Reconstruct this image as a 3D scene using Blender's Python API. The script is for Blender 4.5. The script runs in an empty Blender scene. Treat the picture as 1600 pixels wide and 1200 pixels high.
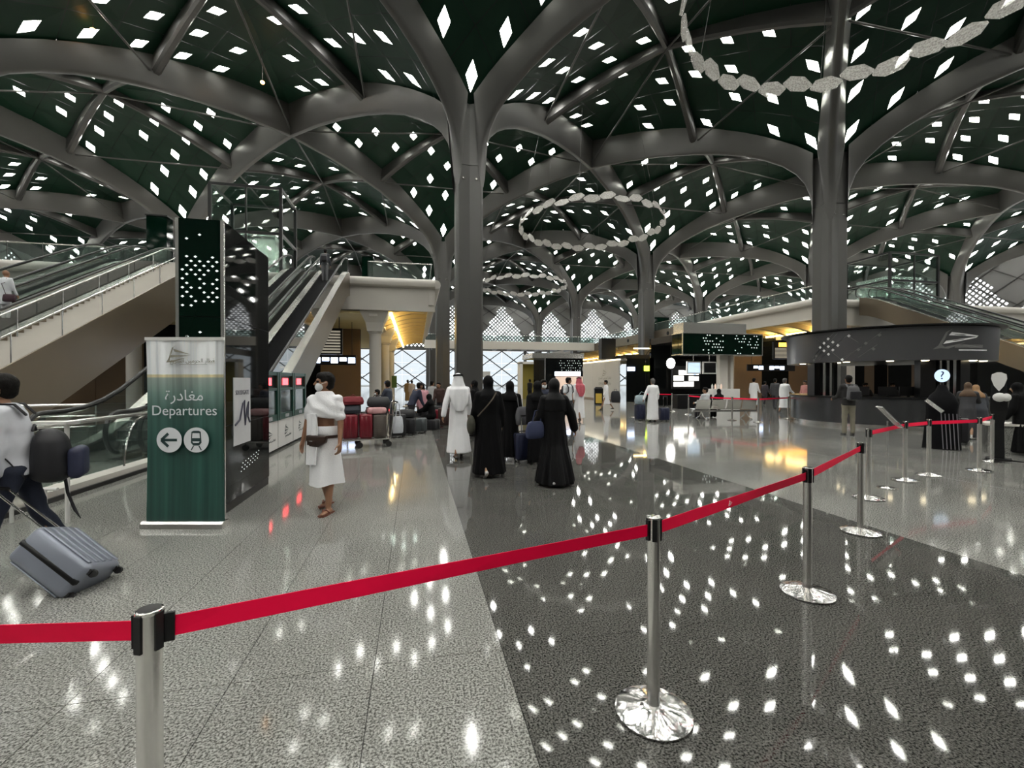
import bpy, bmesh, math, random
from mathutils import Vector, Matrix, noise
from mathutils.bvhtree import BVHTree
PI = math.pi
scene = bpy.context.scene
COL = scene.collection
# ------------------------------------------------------------------ camera
PHI = math.radians(12.2); SP, CP = math.sin(PHI), math.cos(PHI)
FPX, HOR, CAMH = 695.0, 595.0, 1.6
cam_d = bpy.data.cameras.new('camera'); cam = bpy.data.objects.new('camera', cam_d); COL.objects.link(cam)
cam_d.sensor_width = 36.0; cam_d.lens = 36.0 * FPX / 1600.0; cam_d.clip_end = 600; cam_d.clip_start = 0.05
cam.location = (0, 0, CAMH)
cam.rotation_euler = (PI / 2 - math.atan((600 - HOR) / FPX), 0, -PHI)
scene.camera = cam
# ------------------------------------------------------------------ world, exposure
world = bpy.data.worlds.new('sky'); scene.world = world; world.use_nodes = True
_n = world.node_tree; _n.nodes.clear()
_o = _n.nodes.new('ShaderNodeOutputWorld'); _b = _n.nodes.new('ShaderNodeBackground')
_b.inputs[0].default_value = (0.93, 0.97, 1.0, 1); _b.inputs[1].default_value = .75
_n.links.new(_b.outputs[0], _o.inputs[0])
scene.view_settings.view_transform = 'Standard'; scene.view_settings.look = 'None'
scene.view_settings.gamma = 1.0; scene.view_settings.use_curve_mapping = False
scene.view_settings.exposure = 1.05
SKYLIGHT = 24.0
try:
    scene.cycles.max_bounces = 8; scene.cycles.transparent_max_bounces = 12
    scene.cycles.sample_clamp_indirect = 6.0; scene.cycles.caustics_reflective = False; scene.cycles.caustics_refractive = False
except Exception: pass
# ------------------------------------------------------------------ helpers
def floor_at(px, py):
    d = CAMH * FPX / (py - HOR); l = (px - 800) / FPX * d
    return Vector((d * SP + l * CP, d * CP - l * SP, 0))
def at_depth(px, d, z=0.0):
    l = (px - 800) / FPX * d
    return Vector((d * SP + l * CP, d * CP - l * SP, z))
def project(p):
    d = p[0] * SP + p[1] * CP; l = p[0] * CP - p[1] * SP
    if d < 0.1: return None
    return 800 + FPX * l / d, HOR - FPX * (p[2] - CAMH) / d, d
MATS = {}
def mat(name, color=(.5, .5, .5), rough=.5, metal=0.0, emit=None, estr=0.0, spec=.5, noise_s=0.0, noise_a=.15, bump=0.0, coat=0.0, sheen=0.0):
    if name in MATS: return MATS[name]
    m = bpy.data.materials.new(name); m.use_nodes = True; nt = m.node_tree
    b = nt.nodes['Principled BSDF']
    b.inputs['Base Color'].default_value = (*color, 1); b.inputs['Roughness'].default_value = rough
    b.inputs['Metallic'].default_value = metal; b.inputs['Specular IOR Level'].default_value = spec
    if coat: b.inputs['Coat Weight'].default_value = coat; b.inputs['Coat Roughness'].default_value = .08
    if sheen: b.inputs['Sheen Weight'].default_value = sheen
    if emit is not None:
        b.inputs['Emission Color'].default_value = (*emit, 1); b.inputs['Emission Strength'].default_value = estr
    if noise_s:
        tc = nt.nodes.new('ShaderNodeTexCoord'); nz = nt.nodes.new('ShaderNodeTexNoise')
        nz.inputs['Scale'].default_value = noise_s; nz.inputs['Detail'].default_value = 4
        nt.links.new(tc.outputs['Object'], nz.inputs['Vector'])
        mx = nt.nodes.new('ShaderNodeMix'); mx.data_type = 'RGBA'
        mx.inputs['A'].default_value = (*[c * (1 - noise_a) for c in color], 1)
        mx.inputs['B'].default_value = (*[min(1, c * (1 + noise_a)) for c in color], 1)
        nt.links.new(nz.outputs['Fac'], mx.inputs['Factor']); nt.links.new(mx.outputs['Result'], b.inputs['Base Color'])
        if bump:
            bp = nt.nodes.new('ShaderNodeBump'); bp.inputs['Strength'].default_value = bump; bp.inputs['Distance'].default_value = .01
            nt.links.new(nz.outputs['Fac'], bp.inputs['Height']); nt.links.new(bp.outputs['Normal'], b.inputs['Normal'])
    MATS[name] = m; return m
def glass_mat(name, tint=(.8, .9, .87), refl=.12, rough=.02, opac=0.0, body=(.3, .35, .33)):
    if name in MATS: return MATS[name]
    m = bpy.data.materials.new(name); m.use_nodes = True; nt = m.node_tree; nt.nodes.clear()
    o = nt.nodes.new('ShaderNodeOutputMaterial'); t = nt.nodes.new('ShaderNodeBsdfTransparent'); g = nt.nodes.new('ShaderNodeBsdfGlossy')
    t.inputs[0].default_value = (*tint, 1); g.inputs['Roughness'].default_value = rough; g.inputs[0].default_value = (1, 1, 1, 1)
    lw = nt.nodes.new('ShaderNodeFresnel'); ge = nt.nodes.new('ShaderNodeNewGeometry')
    io = nt.nodes.new('ShaderNodeMapRange'); io.inputs['To Min'].default_value = 1.5; io.inputs['To Max'].default_value = 1 / 1.5   # same reflectance from both faces of a thin pane
    nt.links.new(ge.outputs['Backfacing'], io.inputs['Value']); nt.links.new(io.outputs[0], lw.inputs['IOR'])
    ad = nt.nodes.new('ShaderNodeMath'); ad.operation = 'ADD'; ad.use_clamp = True; ad.inputs[1].default_value = refl - .04
    nt.links.new(lw.outputs[0], ad.inputs[0])
    mx = nt.nodes.new('ShaderNodeMixShader'); src = t
    if opac:
        df = nt.nodes.new('ShaderNodeBsdfDiffuse'); df.inputs[0].default_value = (*body, 1)
        m2 = nt.nodes.new('ShaderNodeMixShader'); m2.inputs[0].default_value = opac
        nt.links.new(t.outputs[0], m2.inputs[1]); nt.links.new(df.outputs[0], m2.inputs[2]); src = m2
    nt.links.new(ad.outputs[0], mx.inputs[0]); nt.links.new(src.outputs[0], mx.inputs[1]); nt.links.new(g.outputs[0], mx.inputs[2])
    nt.links.new(mx.outputs[0], o.inputs[0]); MATS[name] = m; return m
class MB:
    """collects shapes; build() links them as one mesh object"""
    def __init__(s): s.v = []; s.f = []; s.m = []
    def add(s, vs, fs, mi=0):
        k = len(s.v); s.v += [tuple(v) for v in vs]; s.f += [tuple(i + k for i in f) for f in fs]; s.m += [mi] * len(fs); return s
    def box(s, c, d, rz=0.0, mi=0, M=None):
        x, y, z = d[0] / 2, d[1] / 2, d[2] / 2
        vs = [Vector((a * x, b * y, e * z)) for e in (-1, 1) for a, b in ((-1, -1), (1, -1), (1, 1), (-1, 1))]
        R = M if M is not None else Matrix.Rotation(rz, 3, 'Z')
        c = Vector(c); vs = [R @ v + c for v in vs]
        return s.add(vs, [(3, 2, 1, 0), (4, 5, 6, 7), (0, 1, 5, 4), (1, 2, 6, 5), (2, 3, 7, 6), (3, 0, 4, 7)], mi)
    def b2(s, x0, x1, y0, y1, z0, z1, mi=0):
        return s.box(((x0 + x1) / 2, (y0 + y1) / 2, (z0 + z1) / 2), (abs(x1 - x0), abs(y1 - y0), abs(z1 - z0)), mi=mi)
    def bar(s, p, q, w, h, mi=0, up=(0, 0, 1)):
        p, q = Vector(p), Vector(q); d = (q - p); L = d.length; d.normalize(); up = Vector(up)
        x = d.cross(up)
        if x.length < 1e-5: x = d.cross(Vector((1, 0, 0)))
        x.normalize(); z = x.cross(d)
        M = Matrix((x, d, z)).transposed()
        return s.box((p + q) / 2, (w, L, h), mi=mi, M=M)
    def tube(s, pts, r, n=8, mi=0, caps=True, closed=False):
        pts = [Vector(p) for p in pts]; N = len(pts); rs = r if isinstance(r, (list, tuple)) else [r] * N
        vs = []; ref = None
        for i, p in enumerate(pts):
            if closed: t = pts[(i + 1) % N] - pts[i - 1]
            else: t = pts[min(i + 1, N - 1)] - pts[max(i - 1, 0)]
            t.normalize()
            if ref is None:
                ref = Vector((0, 0, 1)) if abs(t.z) < .9 else Vector((1, 0, 0))
            x = ref - t * ref.dot(t); x.normalize(); ref = x; y = t.cross(x)
            for k in range(n):
                a = 2 * PI * k / n; vs.append(p + (x * math.cos(a) + y * math.sin(a)) * rs[i])
        fs = [(i * n + k, i * n + (k + 1) % n, (i + 1) * n + (k + 1) % n, (i + 1) * n + k) for i in range(N - 1) for k in range(n)]
        if closed: fs += [((N - 1) * n + k, (N - 1) * n + (k + 1) % n, (k + 1) % n, k) for k in range(n)]
        elif caps: fs += [tuple(range(n - 1, -1, -1)), tuple((N - 1) * n + k for k in range(n))]
        return s.add(vs, fs, mi)
    def loft(s, rings, mi=0, caps=(True, True), closed=True):
        n = len(rings[0]); vs = [v for r in rings for v in r]; R = len(rings); kk = n if closed else n - 1
        fs = [(i * n + k, i * n + (k + 1) % n, (i + 1) * n + (k + 1) % n, (i + 1) * n + k) for i in range(R - 1) for k in range(kk)]
        if caps[0] and closed: fs.append(tuple(range(n - 1, -1, -1)))
        if caps[1] and closed: fs.append(tuple((R - 1) * n + k for k in range(n)))
        return s.add(vs, fs, mi)
    def lathe(s, prof, c=(0, 0, 0), n=24, mi=0, sx=1, sy=1, a0=0, a1=2 * PI):
        full = abs(a1 - a0 - 2 * PI) < 1e-6; c = Vector(c)
        m = n if full else n + 1
        rings = [[c + Vector((r * sx * math.cos(a0 + (a1 - a0) * k / n), r * sy * math.sin(a0 + (a1 - a0) * k / n), z)) for k in range(m)] for r, z in prof]
        return s.loft(rings, mi, (prof[0][0] > 1e-4, prof[-1][0] > 1e-4), full)
    def prism(s, poly, M, t, mi=0):
        """polygon (x,y) extruded by t along local z, placed with matrix M (4x4)"""
        n = len(poly); vs = [M @ Vector((x, y, 0)) for x, y in poly] + [M @ Vector((x, y, t)) for x, y in poly]
        fs = [tuple(range(n - 1, -1, -1)), tuple(range(n, 2 * n))] + [(i, (i + 1) % n, n + (i + 1) % n, n + i) for i in range(n)]
        return s.add(vs, fs, mi)
    def ell(s, c, r, n=12, m=8, mi=0, M=None):
        c = Vector(c); R = M if M is not None else Matrix.Identity(3)
        rings = []
        for i in range(m + 1):
            t = -PI / 2 + PI * i / m; q = max(math.cos(t), .02)
            rings.append([R @ Vector((r[0] * q * math.cos(2 * PI * k / n), r[1] * q * math.sin(2 * PI * k / n), r[2] * math.sin(t))) + c for k in range(n)])
        return s.loft(rings, mi)
    def mesh(s, name, mats, smooth=False, fix=True):
        me = bpy.data.meshes.new(name); me.from_pydata(s.v, [], s.f)
        for m in (mats if isinstance(mats, (list, tuple)) else [mats]): me.materials.append(m)
        if len(set(s.m)) > 1 or (s.m and s.m[0]): me.polygons.foreach_set('material_index', s.m)
        if fix:
            bm = bmesh.new(); bm.from_mesh(me); bmesh.ops.recalc_face_normals(bm, faces=bm.faces); bm.to_mesh(me); bm.free()
        if smooth: shade(me)
        return me
    def build(s, name, mats, parent=None, smooth=False, fix=True):
        return link(name, s.mesh(name, mats, smooth, fix), parent)
def shade(me, ang=40):
    me.polygons.foreach_set('use_smooth', [True] * len(me.polygons))
    try: me.set_sharp_from_angle(angle=math.radians(ang))
    except Exception: pass
def link(name, me, parent=None):
    o = bpy.data.objects.new(name, me); COL.objects.link(o)
    if parent is not None: o.parent = parent
    return o
def tag(o, label=None, cat=None, group=None, kind=None):
    if label: o['label'] = label
    if cat: o['category'] = cat
    if group: o['group'] = group
    if kind: o['kind'] = kind
    return o
def thing(name, label, cat, loc=(0, 0, 0), rz=0.0, group=None):
    o = bpy.data.objects.new(name, None); COL.objects.link(o); o.location = loc; o.rotation_euler = (0, 0, rz)
    o.empty_display_size = .1
    return tag(o, label, cat, group)
def struct(o, label=None): o['kind'] = 'structure'; return tag(o, label)
def copy_tree(o, parent=None):
    c = o.copy(); COL.objects.link(c); c.parent = parent
    for ch in list(o.children): copy_tree(ch, c)
    return c
def bevel_mesh(me, w=.01, seg=2, ang=30):
    bm = bmesh.new(); bm.from_mesh(me)
    es = [e for e in bm.edges if len(e.link_faces) == 2 and e.calc_face_angle(0) > math.radians(ang)]
    bmesh.ops.bevel(bm, geom=es, offset=w, segments=seg, profile=.5, affect='EDGES', clamp_overlap=True)
    bm.to_mesh(me); bm.free(); shade(me, 50); return me
BAKE = bpy.data.scenes.new('bake'); BVL = BAKE.view_layers[0]
def baked(ob):
    """evaluated mesh of an object, computed in a scratch scene so the big scene is not re-evaluated"""
    BAKE.collection.objects.link(ob); BVL.update(); dg = BVL.depsgraph
    return bpy.data.meshes.new_from_object(ob.evaluated_get(dg))
def text_mesh(s, size, align='CENTER', ext=.001):
    cu = bpy.data.curves.new('lettering', 'FONT'); cu.body = s; cu.size = size; cu.align_x = align; cu.extrude = ext; cu.resolution_u = 3
    ob = bpy.data.objects.new('lettering', cu)
    me = baked(ob); bpy.data.objects.remove(ob); bpy.data.curves.remove(cu); return me
def text(name, s, size, m, parent, M, align='CENTER'):
    me = text_mesh(s, size, align); me.transform(M); me.materials.clear(); me.materials.append(m)
    return link(name, me, parent)
def frame(o, x, y):
    """matrix with local x, y axes along the given directions, z = x cross y"""
    x = Vector(x).normalized(); y = Vector(y).normalized(); z = x.cross(y); o = Vector(o)
    return Matrix(((x.x, y.x, z.x, o.x), (x.y, y.y, z.y, o.y), (x.z, y.z, z.z, o.z), (0, 0, 0, 1)))
def rnd(*k):
    r = math.sin(sum((i + 1) * 12.9898 * v for i, v in enumerate(k)) + 4.1) * 43758.5453
    return r - math.floor(r)
# ------------------------------------------------------------------ materials
def granite(name, c0, c1, rough, scale, seam=None, coat=.0):
    m = bpy.data.materials.new(name); m.use_nodes = True; nt = m.node_tree; b = nt.nodes['Principled BSDF']; MATS[name] = m
    ge = nt.nodes.new('ShaderNodeNewGeometry')
    nz = nt.nodes.new('ShaderNodeTexNoise'); nz.inputs['Scale'].default_value = scale; nz.inputs['Detail'].default_value = 3; nz.inputs['Roughness'].default_value = .7
    big = nt.nodes.new('ShaderNodeTexNoise'); big.inputs['Scale'].default_value = .7; big.inputs['Detail'].default_value = 2
    rp = nt.nodes.new('ShaderNodeValToRGB'); rp.color_ramp.elements[0].position = .40; rp.color_ramp.elements[1].position = .60
    rp.color_ramp.elements[0].color = (*c0, 1); rp.color_ramp.elements[1].color = (*c1, 1)
    nt.links.new(ge.outputs['Position'], nz.inputs['Vector']); nt.links.new(ge.outputs['Position'], big.inputs['Vector'])
    nt.links.new(nz.outputs['Fac'], rp.inputs['Fac'])
    mp = nt.nodes.new('ShaderNodeMapRange'); mp.inputs['From Min'].default_value = .3; mp.inputs['From Max'].default_value = .7; mp.inputs['To Min'].default_value = .88; mp.inputs['To Max'].default_value = 1.1
    nt.links.new(big.outputs['Fac'], mp.inputs['Value'])
    mu = nt.nodes.new('ShaderNodeMix'); mu.data_type = 'RGBA'; mu.blend_type = 'MULTIPLY'; mu.inputs['Factor'].default_value = 1
    nt.links.new(rp.outputs['Color'], mu.inputs['A']); nt.links.new(mp.outputs['Result'], mu.inputs['B']); out = mu.outputs['Result']
    if seam:
        bk = nt.nodes.new('ShaderNodeTexBrick'); bk.inputs['Scale'].default_value = 1; bk.inputs['Brick Width'].default_value = seam[0]; bk.inputs['Row Height'].default_value = seam[1]
        bk.inputs['Mortar Size'].default_value = .004; bk.offset = seam[2]; bk.inputs['Mortar Smooth'].default_value = 0
        mpg = nt.nodes.new('ShaderNodeMapping'); mpg.inputs['Location'].default_value = (seam[3], seam[4], 0); mpg.inputs['Rotation'].default_value = (0, 0, seam[5])
        nt.links.new(ge.outputs['Position'], mpg.inputs['Vector']); nt.links.new(mpg.outputs[0], bk.inputs['Vector'])
        m2 = nt.nodes.new('ShaderNodeMix'); m2.data_type = 'RGBA'; m2.inputs['B'].default_value = (.03, .03, .03, 1)
        nt.links.new(bk.outputs['Fac'], m2.inputs['Factor']); nt.links.new(out, m2.inputs['A']); out = m2.outputs['Result']
    nt.links.new(out, b.inputs['Base Color']); b.inputs['Roughness'].default_value = rough; b.inputs['Specular IOR Level'].default_value = .38
    if coat: b.inputs['Coat Weight'].default_value = coat; b.inputs['Coat Roughness'].default_value = .03
    return m
SLW, SLL = .73, 1.52
M_GRAN = granite('light_granite', (.06, .06, .053), (.39, .39, .362), .075, 85)
M_GRANF = granite('light_granite_far', (.06, .06, .053), (.39, .39, .362), .075, 85, seam=(SLL, SLW, .0, 0, 0, PI / 2))
M_DARK = granite('dark_granite', (.018, .018, .016), (.15, .148, .136), .035, 95)
M_DARKF = granite('dark_granite_far', (.018, .018, .016), (.15, .148, .136), .035, 95)
M_GROUT = mat('grout', (.02, .02, .02), .9)
M_ARCH = mat('column_grey', (.085, .083, .080), .36, .25, noise_s=.6, noise_a=.08)
M_RIB = mat('rib_grey', (.052, .051, .049), .4, .3)
M_PANEL = mat('green_roof_panel', (.003, .022, .011), .45, spec=.18, noise_s=.5, noise_a=.25)
M_REVEAL = mat('skylight_reveal', (.55, .57, .52), .5)
M_SKYL = mat('skylight_glass', (.9, .9, .9), .4, emit=(1, .985, .94), estr=SKYLIGHT)
M_BLACK = mat('black_void', (.004, .005, .005), .8)
M_STEEL = mat('brushed_steel', (.80, .79, .76), .24, 1.0)
M_CHROME = mat('polished_steel', (.78, .77, .74), .09, 1.0)
def spun_steel():
    m = mat('spun_steel', (.80, .79, .77), .13, 1.0); nt = m.node_tree; b = nt.nodes['Principled BSDF']; b.inputs['Anisotropic'].default_value = .5
    tn = nt.nodes.new('ShaderNodeTangent'); tn.direction_type = 'RADIAL'; tn.axis = 'Z'; nt.links.new(tn.outputs[0], b.inputs['Tangent']); return m
M_SPUN = spun_steel()
M_DKSTEEL = mat('dark_steel', (.06, .06, .06), .3, .8)
M_CREAM = mat('cream_panel', (.62, .59, .54), .5, noise_s=.8, noise_a=.05)
M_WHITE = mat('white_paint', (.78, .77, .75), .45, noise_s=2, noise_a=.04)
M_BLKPL = mat('black_plastic', (.007, .007, .0075), .35, spec=.3)
M_RUBBER = mat('black_rubber', (.01, .01, .01), .45)
M_GLASS = glass_mat('clear_glass', (.86, .93, .9), .10)
M_GLASSD = glass_mat('balustrade_glass', (.74, .82, .79), .14, opac=.10, body=(.26, .32, .30))
M_BRONZE = mat('bronze_skin', (.21, .175, .13), .33, .75, noise_s=.5, noise_a=.1)
M_WARM = mat('warm_soffit', (.80, .68, .36), .6, noise_s=.6, noise_a=.06)
M_VRIB = mat('vault_rib_shaded', (.50, .42, .26), .6)  # darker than the soffit: shading contrast put into the rib colour
M_WARMLIGHT = mat('warm_strip_lamp', (1, .9, .6), .5, emit=(1, .72, .30), estr=8)
M_WHITELIGHT = mat('white_lamp', (1, 1, 1), .5, emit=(1, .97, .9), estr=9)
M_DKGLASS = mat('dark_glass', (.006, .007, .007), .03, spec=.2)
M_GREENGL = mat('green_back_painted_glass', (.0012, .010, .0055), .05, spec=.2)
M_DOT = mat('white_dot_print', (.9, .95, .95), .4, emit=(.9, 1, .95), estr=.4)
# ------------------------------------------------------------------ roof and columns
G, X0, Y0 = 26.25, 3.1, 26.75
XMIN, XMAX = X0 - 2.5 * G, X0 + 3.5 * G
YMIN, YMAX = Y0 - 2.0 * G, Y0 + 3.5 * G
def interp(t, pts):
    if t <= pts[0][0]: return pts[0][1]
    for (a, b), (c, d) in zip(pts, pts[1:]):
        if t <= c: return b + (d - b) * (t - a) / (c - a)
    return pts[-1][1]
ROOF = [(0, 17.0), (1.64, 18.9), (3.28, 20.35), (4.92, 21.45), (6.56, 22.35), (8.2, 23.0), (9.84, 23.5), (11.5, 23.85), (13.125, 24.05)]
def cheb(x, y):
    dx = (x - X0) / G; dy = (y - Y0) / G
    return max(abs(dx - round(dx)), abs(dy - round(dy))) * G
def roof_z(x, y): return interp(cheb(x, y), ROOF)
E1, E2 = Vector((G / 2, G / 2, 0)), Vector((-G / 2, G / 2, 0)); CO = Vector((X0, Y0, 0))
def lat(m, n):
    p = CO + E1 * m + E2 * n; p.z = roof_z(p.x, p.y); return p
ceiling = thing('ceiling', None, None); struct(ceiling, 'dark green vaulted roof pierced by diamond skylights')
near, pf, sf = [], MB(), MB()
NP = 8
back = MB()
for m in range(-9, 11):
    for n in range(-9, 11):
        ctr = lat(m + .5, n + .5)
        if not (XMIN - 1 < ctr.x < XMAX + 1 and YMIN - 8 < ctr.y < YMAX + 1): continue
        iscol = (m - n) % 2 == 0
        # columns of this bay lie along Y when (m,n) is a column (corner (m,n) -> (m+1,n+1) is +Y)
        for k in range(NP):
            for l in range(NP):
                q = [lat(m + (k + a) / NP, n + (l + b) / NP) for a, b in ((0, 0), (1, 0), (1, 1), (0, 1))]
                c = (q[0] + q[1] + q[2] + q[3]) / 4
                if not (XMIN < c.x < XMAX and YMIN < c.y < YMAX): continue
                ridge = (k + l == NP - 1) if iscol else (k == l)
                back.add([p + Vector((0, 0, .5)) for p in q], [(0, 1, 2, 3)])
                # a skylight in about six of ten panels, thinner towards the arches
                edge = min(k, l, NP - 1 - k, NP - 1 - l)
                lit = (not ridge) and rnd(m * 1.3, n * 2.7, k * 3.1, l * 1.7) < (.96 if cheb(c.x, c.y) < 4.2 else .82 if edge > 0 else .55)
                pr = project(c)
                inview = pr and -60 < pr[0] < 1660 and -60 < pr[1] < 600
                item = (pr[2] if pr else 999, q, c, lit, ridge, iscol, inview)
                near.append(item)
near.sort(key=lambda t: (not t[6], t[0]))
def panel_shape(q, c, lit, ridge, iscol):
    qi = [p + (c - p) * .016 for p in q]
    P, S = MB(), MB()
    if lit:
        # long axis along the line of the bay's columns: corners 0,2 lie on +-Y, corners 1,3 on +-X
        fy, fx = (.34, .205) if iscol else (.205, .34)
        h = [c + (qi[i] - c) * (fy if i in (0, 2) else fx) for i in range(4)]
        nrm = (qi[2] - qi[0]).cross(qi[3] - qi[1]).normalized()
        if nrm.z < 0: nrm = -nrm
        up = nrm * .22; t = [p + up for p in h]
        P.add(qi + h + t, [(0, 1, 5, 4), (1, 2, 6, 5), (2, 3, 7, 6), (3, 0, 4, 7)])
        P.add(h + t, [(0, 1, 5, 4), (1, 2, 6, 5), (2, 3, 7, 6), (3, 0, 4, 7)], 1)
        S.add([p - nrm * .02 for p in t], [(0, 3, 2, 1)])
    elif ridge:
        # fold along the ridge: corner pair 1-3 when the bay is a column bay, else 0-2
        P.add(qi, [(0, 3, 1), (1, 3, 2)] if iscol else [(0, 2, 1), (0, 3, 2)])
    else: P.add(qi, [(0, 3, 2, 1)])
    return P, S
for idx, (d, q, c, lit, ridge, iscol, inview) in enumerate(near):
    P, S = panel_shape(q, c, lit, ridge, iscol)
    if idx < 300 and inview:
        po = P.build('roof_panel', [M_PANEL, M_REVEAL], ceiling, fix=False)
        if lit: S.build('skylight', M_SKYL, po, fix=False)
    else:
        pf.v, base = pf.v + P.v, len(pf.v); pf.f += [tuple(i + base for i in f) for f in P.f]; pf.m += P.m
        if lit: b0 = len(sf.v); sf.v += S.v; sf.f += [tuple(i + b0 for i in f) for f in S.f]; sf.m += S.m
tag(pf.build('roof_panel_field', [M_PANEL, M_REVEAL], ceiling, fix=False), 'further dark green roof panels', kind='stuff')
tag(sf.build('skylight_field', M_SKYL, ceiling, fix=False), 'further white diamond skylights', kind='stuff')
back.build('roof_backing', M_BLACK, ceiling, fix=False)
# secondary ribs, hub to the quarter points of the arches, and thin tie rods
rib_me = {}
for m in range(-7, 9):
    for n in range(-7, 9):
        hub = lat(m + .5, n + .5)
        if not (XMIN - 1 < hub.x < XMAX + 1 and -14 < hub.y < YMAX + 1): continue
        iscol = (m - n) % 2 == 0
        for a, b in ((.5, 0), (1, .5), (.5, 1), (0, .5)):
            e = lat(m + a, n + b)
            if not (XMIN - 1 < (e.x + hub.x) / 2 < XMAX + 1): continue
            vs = []
            for i in range(5):
                t = i / 4; p = lat(m + .5 + (a - .5) * t, n + .5 + (b - .5) * t); dirv = (e - hub); dirv.z = 0; dirv.normalize(); sd = Vector((-dirv.y, dirv.x, 0))
                dep = .55 + .55 * t; w = .2 + .06 * t
                vs.append([p + sd * w + Vector((0, 0, .15)), p + sd * w - Vector((0, 0, dep - .15)), p + sd * w * .5 - Vector((0, 0, dep)), p - sd * w * .5 - Vector((0, 0, dep)), p - sd * w - Vector((0, 0, dep - .15)), p - sd * w + Vector((0, 0, .15))])
            R = MB(); R.loft(vs); R.build('roof_rib', M_RIB, ceiling)
        qa = [lat(m + a, n + b) for a, b in ((.5, 0), (1, .5), (.5, 1), (0, .5))]
        nodes = [(1, 0), (0, 1)] if iscol else [(0, 0), (1, 1)]
        pairs = [(qa[0], qa[3]), (qa[1], qa[2])] if iscol else [(qa[0], qa[1]), (qa[2], qa[3])]
        for p, r in pairs:
            MB().tube([p - Vector((0, 0, .9)), r - Vector((0, 0, .9))], .07, 6).build('tie_rod', M_RIB, ceiling, smooth=True)
        for a, b in nodes:
            N_ = lat(m + a, n + b)
            MB().tube([hub - Vector((0, 0, .55)), N_ - Vector((0, 0, 1.9))], .07, 6).build('tie_rod', M_RIB, ceiling, smooth=True)
# columns: shaft plus four half arches that meet the neighbours' over the bay centres
BOT = [(1.03, 13.0), (1.05, 14.2), (1.17, 15.2), (1.5, 16.2), (2.05, 17.05), (2.95, 17.9), (4.1, 18.65), (5.5, 19.35), (7.4, 20.02), (9.3, 20.55), (12, 21.1), (15, 21.5), (18.56, 21.75)]
def arch_mesh(sgn):
    # V-shaped beam: narrow keel below, wide where it meets the roof panels
    d = Vector((sgn[0], sgn[1], 0)).normalized(); sd = Vector((-d.y, d.x, 0)); rings = []
    for s, zb in BOT:
        wt = interp(s, [(1.03, .80), (2.2, .74), (4, .62), (18.56, .5)]); wb = interp(s, [(1.2, .13), (4, .17), (18.56, .16)]); zt = interp(s / math.sqrt(2), ROOF) + .2
        s0 = s if s < 18 else s + .2; p = d * s0; U = lambda z: Vector((0, 0, z)); zm = zb + (zt - zb) * .12
        rings.append([p + sd * wt + U(zt), p + sd * (wb + (wt - wb) * .22) + U(zm), p + sd * wb + U(zb + .03), p + sd * wb * .6 + U(zb), p - sd * wb * .6 + U(zb), p - sd * wb + U(zb + .03), p - sd * (wb + (wt - wb) * .22) + U(zm), p - sd * wt + U(zt)])
    M = MB(); M.loft(rings); return M.mesh('arch_limb', M_ARCH, smooth=True)
AR = {s: arch_mesh(s) for s in ((1, 1), (-1, 1), (-1, -1), (1, -1))}
def star(r, t, c, z): # four keels on the diagonals, faint creases between them
    pts = []
    for k in range(4):
        a = PI / 4 + k * PI / 2; n = Vector((math.cos(a), math.sin(a), 0)); q = Vector((-n.y, n.x, 0)); m = Vector((math.cos(a + PI / 4), math.sin(a + PI / 4), 0))
        pts += [n * (r - .04) - q * t, n * r - q * t * .6, n * r + q * t * .6, n * (r - .04) + q * t, m * c]
    return [p + Vector((0, 0, z)) for p in pts]
sh = MB(); sh.loft([star(1.03, .12, .70, 0), star(1.03, .12, .70, 14.16)]); sh.loft([star(.99, .12, .66, 14.16), star(.99, .12, .66, 14.22)]); sh.loft([star(1.03, .12, .70, 14.22), star(1.03, .12, .70, 18.0)])
SHAFT = sh.mesh('shaft', M_ARCH)
bs = MB(); bs.loft([star(1.05, .125, .72, 0), star(1.05, .125, .72, .25)]); PLINTH = bs.mesh('plinth', M_DKSTEEL)
sp = MB(); sp.lathe([(.02, -.06), (.09, -.05), (.1, .03), (.05, .06)], n=10); SPOT = sp.mesh('spot_lamp', M_STEEL, smooth=True)
LABC = {(0, 0): 'tall grey tree column left of centre, rising behind the white-robed man', (1, 0): 'tall grey tree column rising behind the round information kiosk',
        (1, 1): 'slimmer-looking grey tree column under the suspended ring, middle distance', (1, 2): 'far grey tree column seen through the arches, right of the central one',
        (0, 1): 'grey tree column half hidden behind the nearest central column', (1, 3): 'farthest small grey tree column in front of the bright dotted screen',
        (-1, 0): 'grey tree column beyond the left edge whose arch crosses above the pylon', (-1, 1): 'grey tree column hidden behind the green pylon, arch visible above',
        (0, -1): 'grey tree column beside the camera whose arches pass overhead', (2, 0): 'grey tree column far right whose arch sweeps over the right escalator',
        (2, 1): 'grey tree column standing right of the escalator near the dotted side screen', (1, -1): 'grey tree column right of the frame under the near crystal ring',
        (2, 2): 'distant grey tree column between mezzanine and right dotted screen', (0, 2): 'distant grey tree column just left of the far entrance glazing',
        (0, 3): 'farthest left grey tree column by the entrance glazing', (2, 3): 'farthest right grey tree column beside the end facade', (-1, 2): 'grey tree column far back on the left mezzanine', (2, -1): 'grey tree column outside the frame on the far right', (-2, 1): 'grey tree column beyond the left mezzanine near the dotted side screen',
        (-2, 2): 'distant grey tree column on the far left behind the escalator passenger', (3, 1): 'grey tree column at the far right near the dotted screen', (3, 2): 'distant grey tree column far right behind the glass lift'}
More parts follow.
